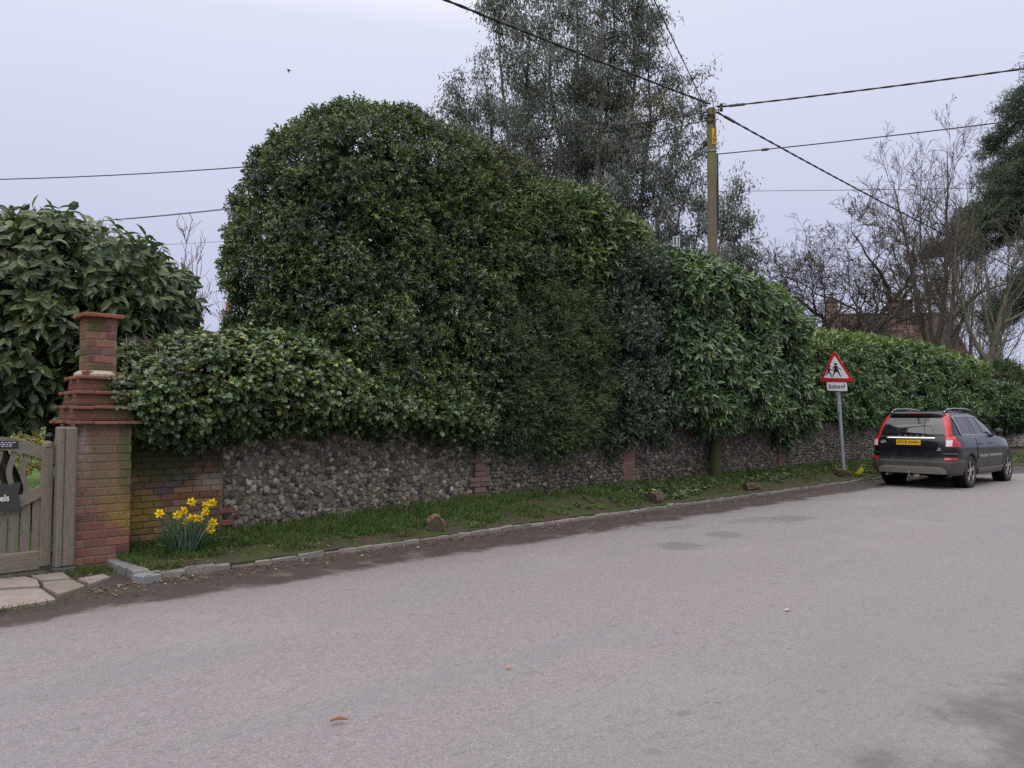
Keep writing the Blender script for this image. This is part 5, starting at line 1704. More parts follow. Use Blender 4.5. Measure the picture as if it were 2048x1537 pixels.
# ------------------------------------------------------------------ school sign
def make_sign():
    bx, by, bz = 20.15, 8.30, .2
    t = thing("school_sign", (bx, by, bz), "red triangular school warning sign with running children on a grey post", "road sign")
    lean = .058
    post = MB()
    post.tube([(bx, by, bz - .2), (bx, by + lean * 2.7, 2.95)], .044, 14, (1, 1, 1))
    post.build("post", plain("grey_painted_post", (.20, .22, .25), .5, .4, var=.15), t)
    U = np.array([0, -1, -lean]); U /= np.linalg.norm(U)
    Wv = np.array([0, lean, 1]); Wv /= np.linalg.norm(Wv)
    N = np.array([-1.0, 0, 0])
    o = np.array([bx - .06, by + lean * 2.38, 2.62])
    def rounded(pts, r, n=6):
        out = []
        m = len(pts)
        for i in range(m):
            p = np.array(pts[i]); a = unit(np.array(pts[i - 1]) - p); b = unit(np.array(pts[(i + 1) % m]) - p)
            ang = math.acos(np.clip(a @ b, -1, 1)); d = r / math.tan(ang / 2)
            c = p + unit(a + b) * r / math.sin(ang / 2)
            q0 = p + a * d - c; q1 = p + b * d - c
            for s in np.linspace(0, 1, n):
                v = q0 * (1 - s) + q1 * s
                out.append(tuple(c + unit(v) * r))
        return out
    tri = [(-.455, -.02), (.455, -.02), (0, .815)]
    red = plain("red_sign_film", (.42, .012, .022), .4, .5, var=.08)
    white = plain("white_sign_film", (.60, .60, .63), .4, .5, var=.06)
    black = plain("black_sign_film", (.012, .012, .014), .45, .4)
    pr = MB(); pr.prism(rounded(tri, .045), (o, U, Wv, N), .006); po = pr.build("triangle_plate", red, t)
    bk = MB(); bk.prism(rounded([(-.44, -.012), (.44, -.012), (0, .80)], .04), (o - N * .006, U, Wv, N), .0045); bk.build("back_plate", M_black, t)
    inn = [(-.335, .075), (.335, .075), (0, .665)]
    wi = MB(); wi.prism(rounded(inn, .02), (o + N * .006, U, Wv, N), .0025); wo = wi.build("white_panel", white, po)
    def uv(x, y): return np.array([(x - 237) / 375 * .86, (424 - y) / 335 * .80])
    sym = MB()
    fr = (o + N * .0085, U, Wv, N)
    def limb(pts, w0, w1):
        pts = [uv(*p) for p in pts]
        k = len(pts)
        ws = np.linspace(w0, w1, k)
        l, r_ = [], []
        for i, p in enumerate(pts):
            d = unit((pts[min(i + 1, k - 1)] - pts[max(i - 1, 0)]))
            nn = np.array([-d[1], d[0]]); l.append(tuple(p + nn * ws[i])); r_.append(tuple(p - nn * ws[i]))
        sym.prism(r_ + l[::-1], fr, .0015 + rng.rand() * .0008)
    def disc(c, r): 
        c = uv(*c); sym.prism([(c[0] + r * math.cos(a), c[1] + r * math.sin(a)) for a in np.linspace(0, 6.283, 17)[:-1]], fr, .0026)
    disc((240, 238), .034); disc((254, 246), .014)
    sym.prism([tuple(uv(*p)) for p in ((208, 330), (276, 322), (262, 290), (257, 258), (226, 256), (222, 290))][::1], fr, .0024)
    limb([(254, 264), (272, 286), (304, 302)], .014, .009); limb([(230, 262), (206, 282), (212, 306)], .014, .009)
    limb([(226, 322), (214, 346), (198, 374)], .02, .011); limb([(260, 318), (278, 345), (284, 368), (300, 371)], .02, .01)
    disc((171, 265), .029)
    limb([(168, 284), (160, 305), (154, 330)], .03, .028)
    limb([(160, 288), (136, 302), (126, 322)], .012, .008); limb([(174, 290), (188, 306), (206, 306)], .012, .008)
    limb([(160, 326), (176, 348), (184, 374), (198, 375)], .02, .009); limb([(152, 328), (134, 346), (114, 368)], .02, .009)
    sym.build("children_symbol", black, wo)
    o2 = np.array([bx - .055, by + lean * 2.2, 2.36])
    pl = MB(); pl.prism(rounded([(-.265, 0), (.265, 0), (.265, .225), (-.265, .225)], .03), (o2, U, Wv, N), .006)
    p2 = pl.build("text_plate", white, t)
    pb = MB(); pb.prism(rounded([(-.285, -.012), (.285, -.012), (.285, .235), (-.285, .235)], .03), (o2 - N * .005, U, Wv, N), .004); pb.build("text_plate_back", M_black, t)
    text(p2, "school_lettering", "School", tuple(o2 + Wv * .112 + N * .0068), .148, black, rx=90, rz=-90, bold=.004, spacing=1.08)
    for z in (2.02, 1.82, 2.5, 2.75):
        c = MB(); c.tube([(bx, by + lean * (z - bz), z - .02), (bx, by + lean * (z - bz), z + .02)], .052, 14); c.build("clamp", M_steel, t)
    c = MB(); c.box((bx - .05, by + lean * 1.66, 1.92), (.03, .07, .26), bev=.006); c.build("bracket_plate", M_steel, t)
make_sign()

# ------------------------------------------------------------------ parked car
S = 1.045
def make_car():
    t = thing("parked_car", (19.47, 6.48, .0), "black muddy estate-style four-wheel-drive parked at the kerb, seen from its red tail lights", "car", rz=R(-1.5))
    def I(z, tab): return np.interp(z, [a for a, b in tab], [b for a, b in tab])
    LOWER = dict(x0=[(.3, .06), (.45, .01), (.6, 0), (.68, .05), (.95, .055), (1.1, .09), (1.18, .15)], x1=[(.3, 4.70), (.55, 4.8), (.85, 4.74), (1.0, 4.6), (1.18, 4.3)],
                 b=[(.28, .875), (.45, .925), (.7, .945), (.92, .945), (1.04, .93), (1.12, .895), (1.18, .85)], n=9, nf=4.2)
    UPPER = dict(x0=[(1.12, .13), (1.2, .15), (1.4, .24), (1.6, .38), (1.68, .50), (1.72, .62)], x1=[(1.12, 3.62), (1.4, 3.02), (1.6, 2.52), (1.68, 2.30), (1.72, 2.1)],
                 b=[(1.12, .845), (1.2, .83), (1.4, .775), (1.6, .70), (1.67, .655), (1.70, .60), (1.72, .53)], n=10, nf=5)
    def rear(sh, y, z, off=0):
        x0, x1, b = I(z, sh['x0']), I(z, sh['x1']), I(z, sh['b']) + off
        a = (x1 - x0) / 2 + off
        return np.array([(x0 + x1) / 2 - a * max(0, 1 - min(1, abs(y) / b) ** sh['n']) ** (1 / sh['n']), y, z])
    def side(sh, x, z, off=0, s=-1):
        x0, x1, b = I(z, sh['x0']), I(z, sh['x1']), I(z, sh['b']) + off
        a = (x1 - x0) / 2 + off; u = (x - (x0 + x1) / 2) / a
        n = sh['n'] if u < 0 else sh['nf']
        return np.array([x, s * b * max(0, 1 - min(1, abs(u)) ** n) ** (1 / n), z])
    def front(sh, y, z, off=0):
        x0, x1, b = I(z, sh['x0']), I(z, sh['x1']), I(z, sh['b']) + off
        a = (x1 - x0) / 2 + off
        return np.array([(x0 + x1) / 2 + a * max(0, 1 - min(1, abs(y) / b) ** sh['nf']) ** (1 / sh['nf']), y, z])
    def ring(sh, z, off=0, s=-1, nr=12, ns=60, nf=8):
        x0, x1, b = I(z, sh['x0']), I(z, sh['x1']), I(z, sh['b']) + off
        a = (x1 - x0) / 2 + off; xc = (x0 + x1) / 2
        out = []
        vc = (1 - .965 ** sh['n']) ** (1 / sh['n'])
        for v in np.linspace(0, vc, nr): out.append(rear(sh, s * v * b, z, off))
        vf = (1 - .9 ** sh['nf']) ** (1 / sh['nf'])
        for u in np.linspace(-.965, .9, ns)[1:]: out.append(side(sh, xc + u * a, z, off, s))
        for v in np.linspace(vf, 0, nf)[1:]: out.append(front(sh, s * v * b, z, off))
        return out
    SC = np.array([S, S, S])
    AX = (1.02, 3.88); RA = .425
    def arch(x):
        z = .30
        for c in AX:
            d = abs(x - c)
            if d < RA: z = max(z, .36 + math.sqrt(RA * RA - d * d) * 1.02)
        return z
    # ---- paint with road dirt low down
    k = NT("dirty_black_paint")
    z = k.sep(k.co())[2]
    nz = k.noise(6, 5, .65)
    d = k.step(k.math('ADD', z, k.math('MULTIPLY', k.math('SUBTRACT', nz, .5), .5)), .95, .42)
    film = k.math('MULTIPLY', k.step(k.noise(2.2, 4), .3, .75), .03)
    d = k.math('ADD', k.math('MULTIPLY', d, .42), film)
    paint = k.fin(k.mix(d, (.008, .009, .012), (.085, .074, .066)), k.math('MULTIPLY_ADD', d, .65, .18), .25)
    k.put(k.p.inputs['Coat Weight'], k.math('SUBTRACT', .25, d, clamp=True)); k.put(k.p.inputs['Coat Roughness'], .04)
    k = NT("grey_bumper_plastic")
    z = k.sep(k.co())[2]
    d = k.step(k.math('ADD', z, k.math('MULTIPLY', k.math('SUBTRACT', k.noise(7, 5), .5), .3)), .7, .38)
    trim = k.fin(k.mix(d, (.022, .022, .025), (.085, .072, .063)), .55, .35)
    silver = plain("satin_trim", (.20, .18, .162), .5, .5, .2, var=.25)
    chrome = plain("chrome", (.62, .63, .66), .16, .5, 1.0, var=.02)
    badge = plain("badge_silver", (.55, .55, .57), .4, .5, .3, var=.03)
    glass = plain("tinted_glass", (.012, .013, .016), .03, .8, var=.02)
    redl = plain("red_lens", (.38, .008, .013), .14, .6, var=.1)
    whitel = plain("clear_lens", (.52, .47, .44), .15, .6, var=.35, vs=30)
    arch_m = plain("wheel_well", (.008, .008, .008), .95, .1)

    def wl(v): return v * SC
    body = MB()
    for s in (-1, 1):
        zs = [.30, .38, .46, .54, .62, .70, .80, .90, 1.0, 1.06, 1.12, 1.18]
        base = ring(LOWER, .6, 0, s)
        cols = []
        for i, b0 in enumerate(base):
            lo = arch(b0[0]) if abs(b0[1]) > .8 else .34
            top = 1.18 if b0[0] < 3.0 else 1.18 - .22 * ((b0[0] - 3.0) / 1.8) ** 1.3
            col = []
            for q in np.linspace(0, 1, 14):
                zz = lo + (top - lo) * q
                col.append(ring_pt(ring, LOWER, zz, s, i))
            cols.append(col)
        P = np.array(cols)
        body.grid(P * SC, flip=s < 0)
        # bonnet and shoulder cap
        topr = P[:, -1]
        cap = np.stack([topr, topr * [1, .93, 1] + [0, 0, .012], topr * [1, .5, 1] + [0, 0, .05], topr * [1, 0, 1] + [0, 0, .06]], 1)
        body.grid(cap * SC, flip=s < 0)
        cols = []
        zr = list(np.linspace(1.12, 1.66, 10)) + [1.69, 1.71, 1.72]
        for i in range(len(base)):
            cols.append([ring_pt(ring, UPPER, zz, s, i) for zz in zr])
        P = np.array(cols)
        body.grid(P * SC, flip=s < 0)
        topr = P[:, -1]
        cap = np.stack([topr, topr * [1, .6, 1] + [0, 0, .016], topr * [1, 0, 1] + [0, 0, .022]], 1)
        body.grid(cap * SC, flip=s < 0)
    body.build("body", paint, t, smooth=True, local=True)
    un = MB(); un.box(wl(np.array([2.4, 0, .42])), (4.2 * S, 1.3 * S, .3 * S)); un.box(wl(np.array([2.45, 0, .36])), (1.9 * S, 1.7 * S, .16 * S))
    un.box(wl(np.array([2.4, 0, .75])), (4.3 * S, 1.24 * S, .5 * S))
    un.build("underbody", arch_m, t, local=True)

    def patch(fn, us, zs, off, sh, **kw):
        return np.array([[fn(sh, (u(z) if callable(u) else u), z, off, **kw) for z in zs] for u in us])
    def put(name, P, mat, flip=False, parent=t, smooth=True, th=0):
        mb = MB(); mb.grid(np.asarray(P) * SC, flip=flip); return mb.build(name, mat, parent, smooth=smooth, local=True)
    def quad_u(f0, f1, n):      # columns that slide between two sloping edges
        return [(lambda z, q=q: f0(z) + (f1(z) - f0(z)) * q) for q in np.linspace(0, 1, n)]
    lin = lambda z0, a, z1, b: (lambda z: a + (b - a) * (z - z0) / (z1 - z0))
    # rear screen, spoiler
    zs = np.linspace(1.215, 1.575, 9)
    put("rear_window", patch(rear, quad_u(lin(1.215, -.715, 1.575, -.605), lin(1.215, .715, 1.575, .605), 22), zs, .006, UPPER), glass, flip=True)
    sp = MB()
    rows = []
    for y in np.linspace(-.64, .64, 15):
        e = 1 - abs(y / .64) ** 6 * .35
        rows.append([rear(UPPER, y, 1.72, .0) + [.1, 0, .02], rear(UPPER, y, 1.69) + [-.13 * e, 0, .022], rear(UPPER, y, 1.69) + [-.21 * e, 0, -.012], rear(UPPER, y, 1.65) + [-.12 * e, 0, -.015], rear(UPPER, y, 1.575) + [.02, 0, 0]])
    sp.grid(np.array(rows) * SC, flip=True); sp.build("roof_spoiler", paint, t, smooth=True, local=True)
    hb = MB(); hb.box(wl(rear(UPPER, 0, 1.69) + [-.2, 0, -.006]), (.02, .36 * S, .014)); hb.build("brake_light", redl, t, local=True)
    wsz = np.linspace(1.16, 1.62, 6)
    put("windscreen", patch(front, quad_u(lin(1.16, -.72, 1.62, -.56), lin(1.16, .72, 1.62, .56), 10), wsz, .006, UPPER), glass)
    for s in (-1, 1):
        fl = s < 0
        zs = np.linspace(1.20, 1.60, 7)
        edges = [(lin(1.2, .70, 1.6, .56), lin(1.2, 1.46, 1.6, 1.26)), (lin(1.2, 1.49, 1.6, 1.29), lin(1.2, 1.70, 1.6, 1.44)), (lin(1.2, 1.74, 1.6, 1.48), lin(1.2, 2.24, 1.6, 1.96)), (lin(1.2, 2.32, 1.6, 2.03), lin(1.2, 3.22, 1.6, 2.46))]
        surround = quad_u(lin(1.18, .66, 1.62, .52), lin(1.18, 3.3, 1.62, 2.46), 30)
        put("window_surround", patch(side, surround, np.linspace(1.18, 1.62, 7), .004, UPPER, s=s), M_black, flip=fl)
        for (a, b) in edges:
            put("side_window", patch(side, quad_u(a, b, 8), zs, .009, UPPER, s=s), glass, flip=fl)
        # bright line round the glass
        ch = MB()
        pth = [side(UPPER, x, 1.19, .013, s) for x in np.linspace(3.25, .74, 24)] + [side(UPPER, .70 - .14 * q, 1.20 + .4 * q, .013, s) for q in np.linspace(0.05, .95, 8)] + [side(UPPER, x, 1.615, .013, s) for x in np.linspace(.56, 2.42, 20)] + [side(UPPER, 2.42 + .85 * q, 1.61 - .42 * q, .013, s) for q in np.linspace(.05, .95, 8)]
        ch.tube(np.array(pth) * SC, .0135, 6); ch.build("window_chrome", chrome, t, local=True)
        # doors, just proud of the body, with handles and rubbing strips
        for (xa, xb, nm) in ((1.47, 2.22, 'rear_door'), (2.235, 3.28, 'front_door')):
            cols = []
            for x in np.linspace(xa, xb, 16):
                lo = max(.46, arch(x) + .04)
                cols.append([side(LOWER, x, zz, .007, s) for zz in np.linspace(lo, 1.13, 10)])
            do = put(nm, cols, paint, flip=fl)
            h = MB()
            hx = xb - .62 if nm == 'rear_door' else xb - .88
            hp = [side(LOWER, x, zq, of, s) for x, zq, of in ((hx, .985, .008), (hx + .04, .99, .035), (hx + .14, .993, .04), (hx + .2, .99, .012))]
            h.tube(np.array(hp) * SC, [.014, .017, .017, .012], 8); h.build("handle", paint, do, local=True)
            st = MB()
            pp = np.array([[side(LOWER, x, zz, of, s) for zz, of in ((.665, .008), (.675, .022), (.715, .022), (.725, .008))] for x in np.linspace(max(xa + .03, 1.53), min(xb - .02, 3.26), 14)])
            st.grid(pp * SC, flip=fl); st.build("rubbing_strip", silver, do, local=True)
        sill = np.array([[side(LOWER, x, zz, of, s) for zz, of in ((.27, .0), (.29, .03), (.40, .035), (.44, .012))] for x in np.linspace(1.5, 3.42, 20)])
        put("sill", sill, trim, flip=fl)
        for cxx in AX:
            lip = []
            for a in np.linspace(-.12, math.pi + .12, 26):
                row = []
                for rr, of in ((RA - .035, -.05), (RA - .03, .012), (RA + .035, .012), (RA + .05, .0)):
                    x = cxx + rr * math.cos(a); zz = .36 + rr * math.sin(a) * 1.02
                    p = side(LOWER, x, max(zz, .29), of, s)
                    row.append([x, p[1], max(zz, .28)])
                lip.append(row)
            put("wheel_arch", lip, trim, flip=s > 0)
            wb = MB(); wb.lathe([(.42, -.18), (.42, .1), (.3, .1)], 20, tuple(wl(np.array([cxx, s * .74, .36]))), 'y'); wb.build("wheel_housing", arch_m, t, local=True)
        # tail lamp: cluster on the shoulder, strip up the pillar
        tl = MB()
        rows = []
        for zz in np.linspace(.935, 1.175, 9):
            q = (zz - .935) / .24
            xe = .40 - .02 * q if zz < 1.05 else .38 - .24 * ((zz - 1.05) / .125) ** .9
            yi = .715 + (.0 if zz < 1.1 else .0)
            b = I(zz, LOWER['b'])
            row = [rear(LOWER, s * y, zz, .014) for y in np.linspace(yi, .955 * b, 10)]
            xs0 = row[-1][0]
            row += [side(LOWER, x, zz, .014, s) for x in np.linspace(xs0 + .02, max(xe, xs0 + .03), 8)]
            rows.append(row)
        tl.grid(np.array(rows) * SC, flip=s > 0)
        rows = []
        for zz in np.linspace(1.15, 1.685, 16):
            b = I(zz, UPPER['b'])
            w = .93 if zz < 1.25 else .935
            row = [rear(UPPER, s * y, zz, .014) for y in np.linspace(max(.57, b - .13 - .02 * (zz < 1.25)), w * b, 5)]
            xs0 = row[-1][0]
            row += [side(UPPER, x, zz, .014, s) for x in np.linspace(xs0 + .012, xs0 + .06 + .2 * max(0, 1.24 - zz), 4)]
            rows.append(row)
        tl.grid(np.array(rows) * SC, flip=s > 0)
        lo = tl.build("tail_light", redl, t, smooth=True, local=True)
        wp = [[rear(LOWER, s * y, zz, .019) for y in np.linspace(.728, .835, 6)] for zz in np.linspace(.95, 1.085, 5)]
        put("reversing_lamp", wp, whitel, flip=s > 0, parent=lo)
        rf = [[rear(LOWER, s * y, zz, .03) for y in np.linspace(.70, .90, 8)] for zz in (.645, .70)]
        rows = []
        for zz in (.645, .70):
            b = I(zz, LOWER['b']); row = [rear(LOWER, s * y, zz, .03) for y in np.linspace(.70, .955 * b, 9)]
            row += [side(LOWER, x, zz, .03, s) for x in np.linspace(row[-1][0] + .02, .22, 5)]
            rows.append(row)
        put("reflector", rows, redl, flip=s > 0)
        rows = []
        for zz, of in ((.745, .004), (.76, .03), (.79, .02), (.80, .004)):
            b = I(zz, LOWER['b']); row = [rear(LOWER, s * y, zz, of) for y in np.linspace(.68, .955 * b, 9)]
            row += [side(LOWER, x, zz, of, s) for x in np.linspace(row[-1][0] + .02, .26, 5)]
            rows.append(row)
        put("bumper_ledge", rows, paint, flip=s > 0)
        # roof rail
        rl = MB()
        def roofpt(x, h): return np.array([x, s * (.585 - .03 * ((x - 1.4) / 1.2) ** 2), 1.715 + h - .03 * max(0, (x - 1.9)) ** 2])
        rl.tube(np.array([roofpt(x, h) for x, h in ((.50, -.01), (.60, .04), (.75, .072), (1.1, .085), (1.6, .085), (2.0, .075), (2.3, .045), (2.48, -.02))]) * SC, [.009, .012, .013, .012, .012, .013, .012, .009], 8)
        rl.build("roof_rail", plain("brushed_rail", (.5, .52, .55), .3, .5, .9, var=.05), t, smooth=True, local=True)
        for x in (.62, 1.45, 2.3):
            rf_ = MB(); rf_.box(wl(roofpt(x, .025)), (.14, .03, .07), bev=.01); rf_.build("rail_foot", M_black, t, local=True)
        # mirror
        m = MB()
        mp = side(UPPER, 3.05, 1.2, .0, s)
        V0, F0 = ICO2
        m.add((V0 * [.055, .10, .075] * (1 - .15 * V0[:, 1:2] * s) + mp + [0.03, s * .17, .06]) * SC, [F0])
        m.box(wl(mp + np.array([.03, s * .05, .0])), (.06, .14, .04), bev=.01)
        m.build("door_mirror", M_black, t, smooth=True, local=True)
    # tailgate: pressed edge, chrome strip, plate, lettering, wiper
    tg = [[rear(LOWER, y, zz, .008) for y in np.linspace(-.70, .70, 24)] for zz in np.linspace(.70, 1.17, 8)]
    gate = put("tailgate", tg, paint, flip=True)
    rc = MB()
    pp = np.array([[rear(LOWER, y, zz, of) for zz, of in ((.915, .009), (.925, .022), (.94, .022), (.945, .009))] for y in np.linspace(-.42, .42, 12)])
    rc.grid(pp * SC, flip=True); rc.build("plate_recess_edge", paint, gate, local=True)
    cs = MB()
    pp = np.array([[rear(LOWER, y, zz, of) for zz, of in ((1.118, .009), (1.122, .026), (1.142, .026), (1.147, .009))] for y in np.linspace(-.50, .52, 16)])
    cs.grid(pp * SC, flip=True); cs.build("chrome_strip", chrome, gate, local=True)
    px = rear(LOWER, 0, 1.02, .03)
    yc = .045
    n_ = MB(); n_.box(wl(px + np.array([0, yc, .005])), (.012, .52 * S, .112 * S), bev=.003)
    no = n_.build("number_plate", plain("yellow_plate", (.72, .44, .012), .4, .4, var=.04), gate, local=True)
    blk = plain("plate_black", (.012, .011, .01), .5, .3)
    text(no, "plate_lettering", "HV10 NWH", tuple(wl(px + np.array([-.0068, yc, .005]))), .112, blk, rx=90, rz=-90, bold=.0022, sx=.86, local=True)
    for i, ch_ in enumerate("VOLVO"):
        y = .26 - i * .125
        text(gate, "badge_letter", ch_, tuple(wl(rear(LOWER, y, 1.172, .016))), .05, badge, rx=84, rz=-90, bold=.001, local=True)
    text(gate, "trim_badge", "D5", tuple(wl(rear(LOWER, -.60, .895, .011))), .05, badge, rx=90, rz=-90, bold=.001, local=True)
    text(gate, "drive_badge", "AWD", tuple(wl(rear(LOWER, -.585, .86, .011))), .036, badge, rx=90, rz=-90, bold=.001, local=True)
    ov = MB()
    a = np.linspace(0, 6.283, 20)
    c0 = rear(LOWER, .60, 1.03, .013)
    ov.tube(np.stack([np.full(20, c0[0]), c0[1] + .06 * np.cos(a), c0[2] + .035 * np.sin(a)], 1) * SC, .003, 4)
    for y in (.63, .60, .57): ov.box(wl(c0 + np.array([0, y - .6, 0])), (.004, .016, .034))
    ov.build("oval_sticker", plain("white_sticker", (.5, .5, .5), .5), gate, local=True)
    wi = MB()
    wi.tube(np.array([rear(UPPER, 0.02, 1.215, .02) + [-.01, 0, -.005], rear(UPPER, .02, 1.24, .03), rear(UPPER, .20, 1.255, .03), rear(UPPER, .44, 1.24, .02)]) * SC, [.015, .013, .01, .006], 6)
    wi.build("rear_wiper", M_black, t, local=True)
    ant = MB(); ant.tube(np.array([rear(UPPER, -.30, 1.225, .012), rear(UPPER, -.26, 1.28, .012), rear(UPPER, -.235, 1.4, .012), rear(UPPER, -.235, 1.565, .012)]) * SC, .005, 5)
    ant.build("screen_wire", M_black, t, local=True)
    # bumper with satin skid strip
    rows = []
    for zz, of in ((.33, .0), (.36, .02), (.46, .03), (.58, .03), (.625, .022), (.64, .0)):
        row = []
        half = []
        b = I(zz, LOWER['b'])
        for s in (-1, 1):
            r_ = [rear(LOWER, s * y, zz, of) for y in np.linspace(0, .955 * b, 14)]
            r_ += [side(LOWER, x, zz, of, s) for x in np.linspace(r_[-1][0] + .03, .585 if zz < .5 else .62, 8)]
            half.append(r_)
        rows.append(half[0][::-1] + half[1][1:])
    bp = put("rear_bumper", rows, trim, flip=True)
    rows = []
    for y in np.linspace(-.74, .70, 20):
        q = min(1, (1 - abs(y + .02) / .72) * 6 + .15)
        row = [rear(LOWER, y, zz, .038) for zz in np.linspace(.335 + .0, .335 + .165 * (.45 + .55 * q), 4)]
        rows.append(row)
    put("skid_strip", rows, silver, parent=bp)
    ex = MB(); ex.tube(np.array([(.02, .52, .30), (.3, .52, .30)]) * SC, .04, 12, cap=False); ex.tube(np.array([(.05, .52, .30), (.3, .52, .30)]) * SC, .034, 12); ex.build("exhaust", silver, t, local=True)
    tb = MB(); tb.tube(np.array([(.25, .02, .3), (.02, .02, .27), (-.03, .02, .29), (-.035, .02, .34)]) * SC, .018, 8); tb.add((ICO1[0] * .028 + [-.035, .02, .36]) * S, [ICO1[1]]); tb.box(wl(np.array([.06, -.12, .28])), (.1, .12, .07), bev=.01)
    tb.build("tow_ball", silver, t, local=True)
    # wheels
    rubber = plain("muddy_tyre", (.045, .040, .036), .9, .2, var=.35, bump=.3)
    alloy = plain("dirty_alloy", (.34, .31, .285), .42, .5, .6, var=.3, vs=12)
    for cxx in AX:
        for s in (-1, 1):
            w = MB()
            c = wl(np.array([cxx, s * .815, .365]))
            w.lathe([(.25 * S, -.12), (.33 * S, -.125), (.357 * S, -.105), (.365 * S, -.05), (.365 * S, .05), (.357 * S, .105), (.33 * S, .125), (.25 * S, .12)], 36, c, 'y', cap=False)
            for i in range(48):
                a = i * 2 * math.pi / 48
                w.box(c + np.array([.366 * S * math.cos(a), 0, .366 * S * math.sin(a)]), (.02, .19, .012), M=Matrix.Rotation(-a - math.pi / 2 * 0, 3, 'Y'))
            ty = w.build("tyre", rubber, t, smooth=False, local=True)
            r = MB()
            yo = c[1] + s * .09
            r.lathe([(.255 * S, -.09), (.262 * S, .112 * s), (.243 * S, .112 * s), (.225 * S, .07 * s), (.225 * S, -.09)], 32, c, 'y', cap=False)
            for i in range(5):
                for dd in (-.13, .13):
                    a = i * 2 * math.pi / 5 + .35
                    p0 = np.array([.05 * math.cos(a + dd * 2), s * .1, .05 * math.sin(a + dd * 2)]); p1 = np.array([.238 * S * math.cos(a + dd), s * .1, .238 * S * math.sin(a + dd)])
                    r.tube([c + p0, c + (p0 + p1) / 2 + [0, -s * .01, 0], c + p1], [.02, .017, .02], 6)
            r.lathe([(.07, s * .085), (.065, s * .112), (.03, s * .118)], 16, c, 'y')
            ro = r.build("rim", alloy, ty, local=True)
            k_ = MB(); k_.lathe([(.222 * S, s * .02), (.16, s * .035), (.0, s * .04)], 24, c, 'y'); k_.build("brake_disc", arch_m, ty, local=True)

def ring_pt(ring, sh, z, s, i, _c={}):
    key = (id(sh), round(z, 5), s)
    if key not in _c: _c[key] = ring(sh, z, 0, s)
    return _c[key][i]
make_car()

# ------------------------------------------------------------------ logs, tape, twigs, bird, flowers
def log(name, c, d, L, r, label, z=None, dark=1.0):
    c = np.array([*c, 0.0]); c[2] = float(zverge(c[0], c[1])) + r * .72 if z is None else z
    d = unit(np.array([*d, 0.0]))
    t = thing(name, tuple(c), label, "log", "cut logs along the verge")
    b = MB()
    n = 16; m = 7
    ang = np.arange(n) * 2 * math.pi / n
    prof = 1 + .10 * np.sin(ang * 2 + rng.rand() * 6) + .06 * np.sin(ang * 5 + rng.rand() * 6)
    U = np.cross(d, [0, 0, 1.0])
    rows = []
    for i in range(m):
        s = (i / (m - 1) - .5) * L
        rr = r * prof * (1 + .05 * rng.randn(n)) * (1.06 if i == 0 else 1)
        rows.append(c + d * s + U * (rr * np.cos(ang))[:, None] + np.array([0, 0, 1]) * (rr * np.sin(ang))[:, None])
    P = np.array(rows)
    b.grid(np.concatenate([P, P[:, :1]], 1), np.array((.16, .115, .085)) * dark)
    for k in range(14):   # bark ridges
        a = rng.rand() * 6.28; s0 = rng.uniform(-.45, .1) * L
        q = [c + d * (s0 + L * .12 * j) + U * r * 1.06 * math.cos(a + .05 * j) + np.array([0, 0, 1]) * r * 1.06 * math.sin(a + .05 * j) for j in range(4)]
        b.tube(q, .011, 5, np.array((.20, .15, .11)) * dark)
    b.build("bark", M_bark, t)
    for e, i in ((-1, 0), (1, m - 1)):
        f = MB()
        cc = c + d * e * L * .5
        rings = [P[i], cc + (P[i] - cc) * .8 - d * e * .004, cc + (P[i] - cc) * .4, cc[None] + (P[i] - cc) * .05 + d * e * .003]
        G = np.array(rings)
        f.grid(np.concatenate([G, G[:, :1]], 1), np.array((.075, .055, .04)) * dark)
        f.build("cut_end", M_bark, t)
log("cut_log", (6.55, 8.2), (-.55, -.83), .30, .105, "short pale-barked log with a dark cut end on the grass nearest the daffodils")
log("cut_log", (11.55, 8.16), (-.95, -.25), .34, .105, "round mossy dark log lying near the kerb below the telegraph pole", dark=.62)
log("cut_log", (15.0, 8.14), (-.98, .2), .40, .075, "flat half-rotted log on the verge right of the telegraph pole", dark=.5)
log("cut_log", (19.9, 8.3), (-.8, -.6), .42, .10, "rough brown log at the foot of the school sign", dark=.8)

def make_tape():
    x, y = 20.5, 8.22
    z = float(zverge(x, y)) + .02
    mb = MB()
    u = np.linspace(0, 1, 26)
    ctr = np.stack([x + .02 * np.sin(u * 5), y + .26 - .52 * u, z + .2 * (2 * u - 1) ** 2 * .8 + .02], 1)
    n = np.stack([-.4 + 0 * u, .15 * np.cos(u * 6), .9 * np.ones_like(u)], 1)
    w = .05 + .015 * np.sin(u * 9)
    A_ = ctr - unit(n) * w[:, None]; B_ = ctr + unit(n) * w[:, None] + np.array([-.02, 0, 0])
    mb.grid(np.stack([A_, B_], 1)); mb.grid(np.stack([A_ + [.004, 0, 0], B_ + [.004, 0, 0]], 1), flip=True)
    o = mb.build("yellow_strap", plain("fluorescent_plastic", (.88, .86, .02), .5, .4, var=.05), origin=(x, y, z), smooth=True)
    tag(o, "bright yellow plastic strap curled on the verge under the school sign", "strap")
make_tape()

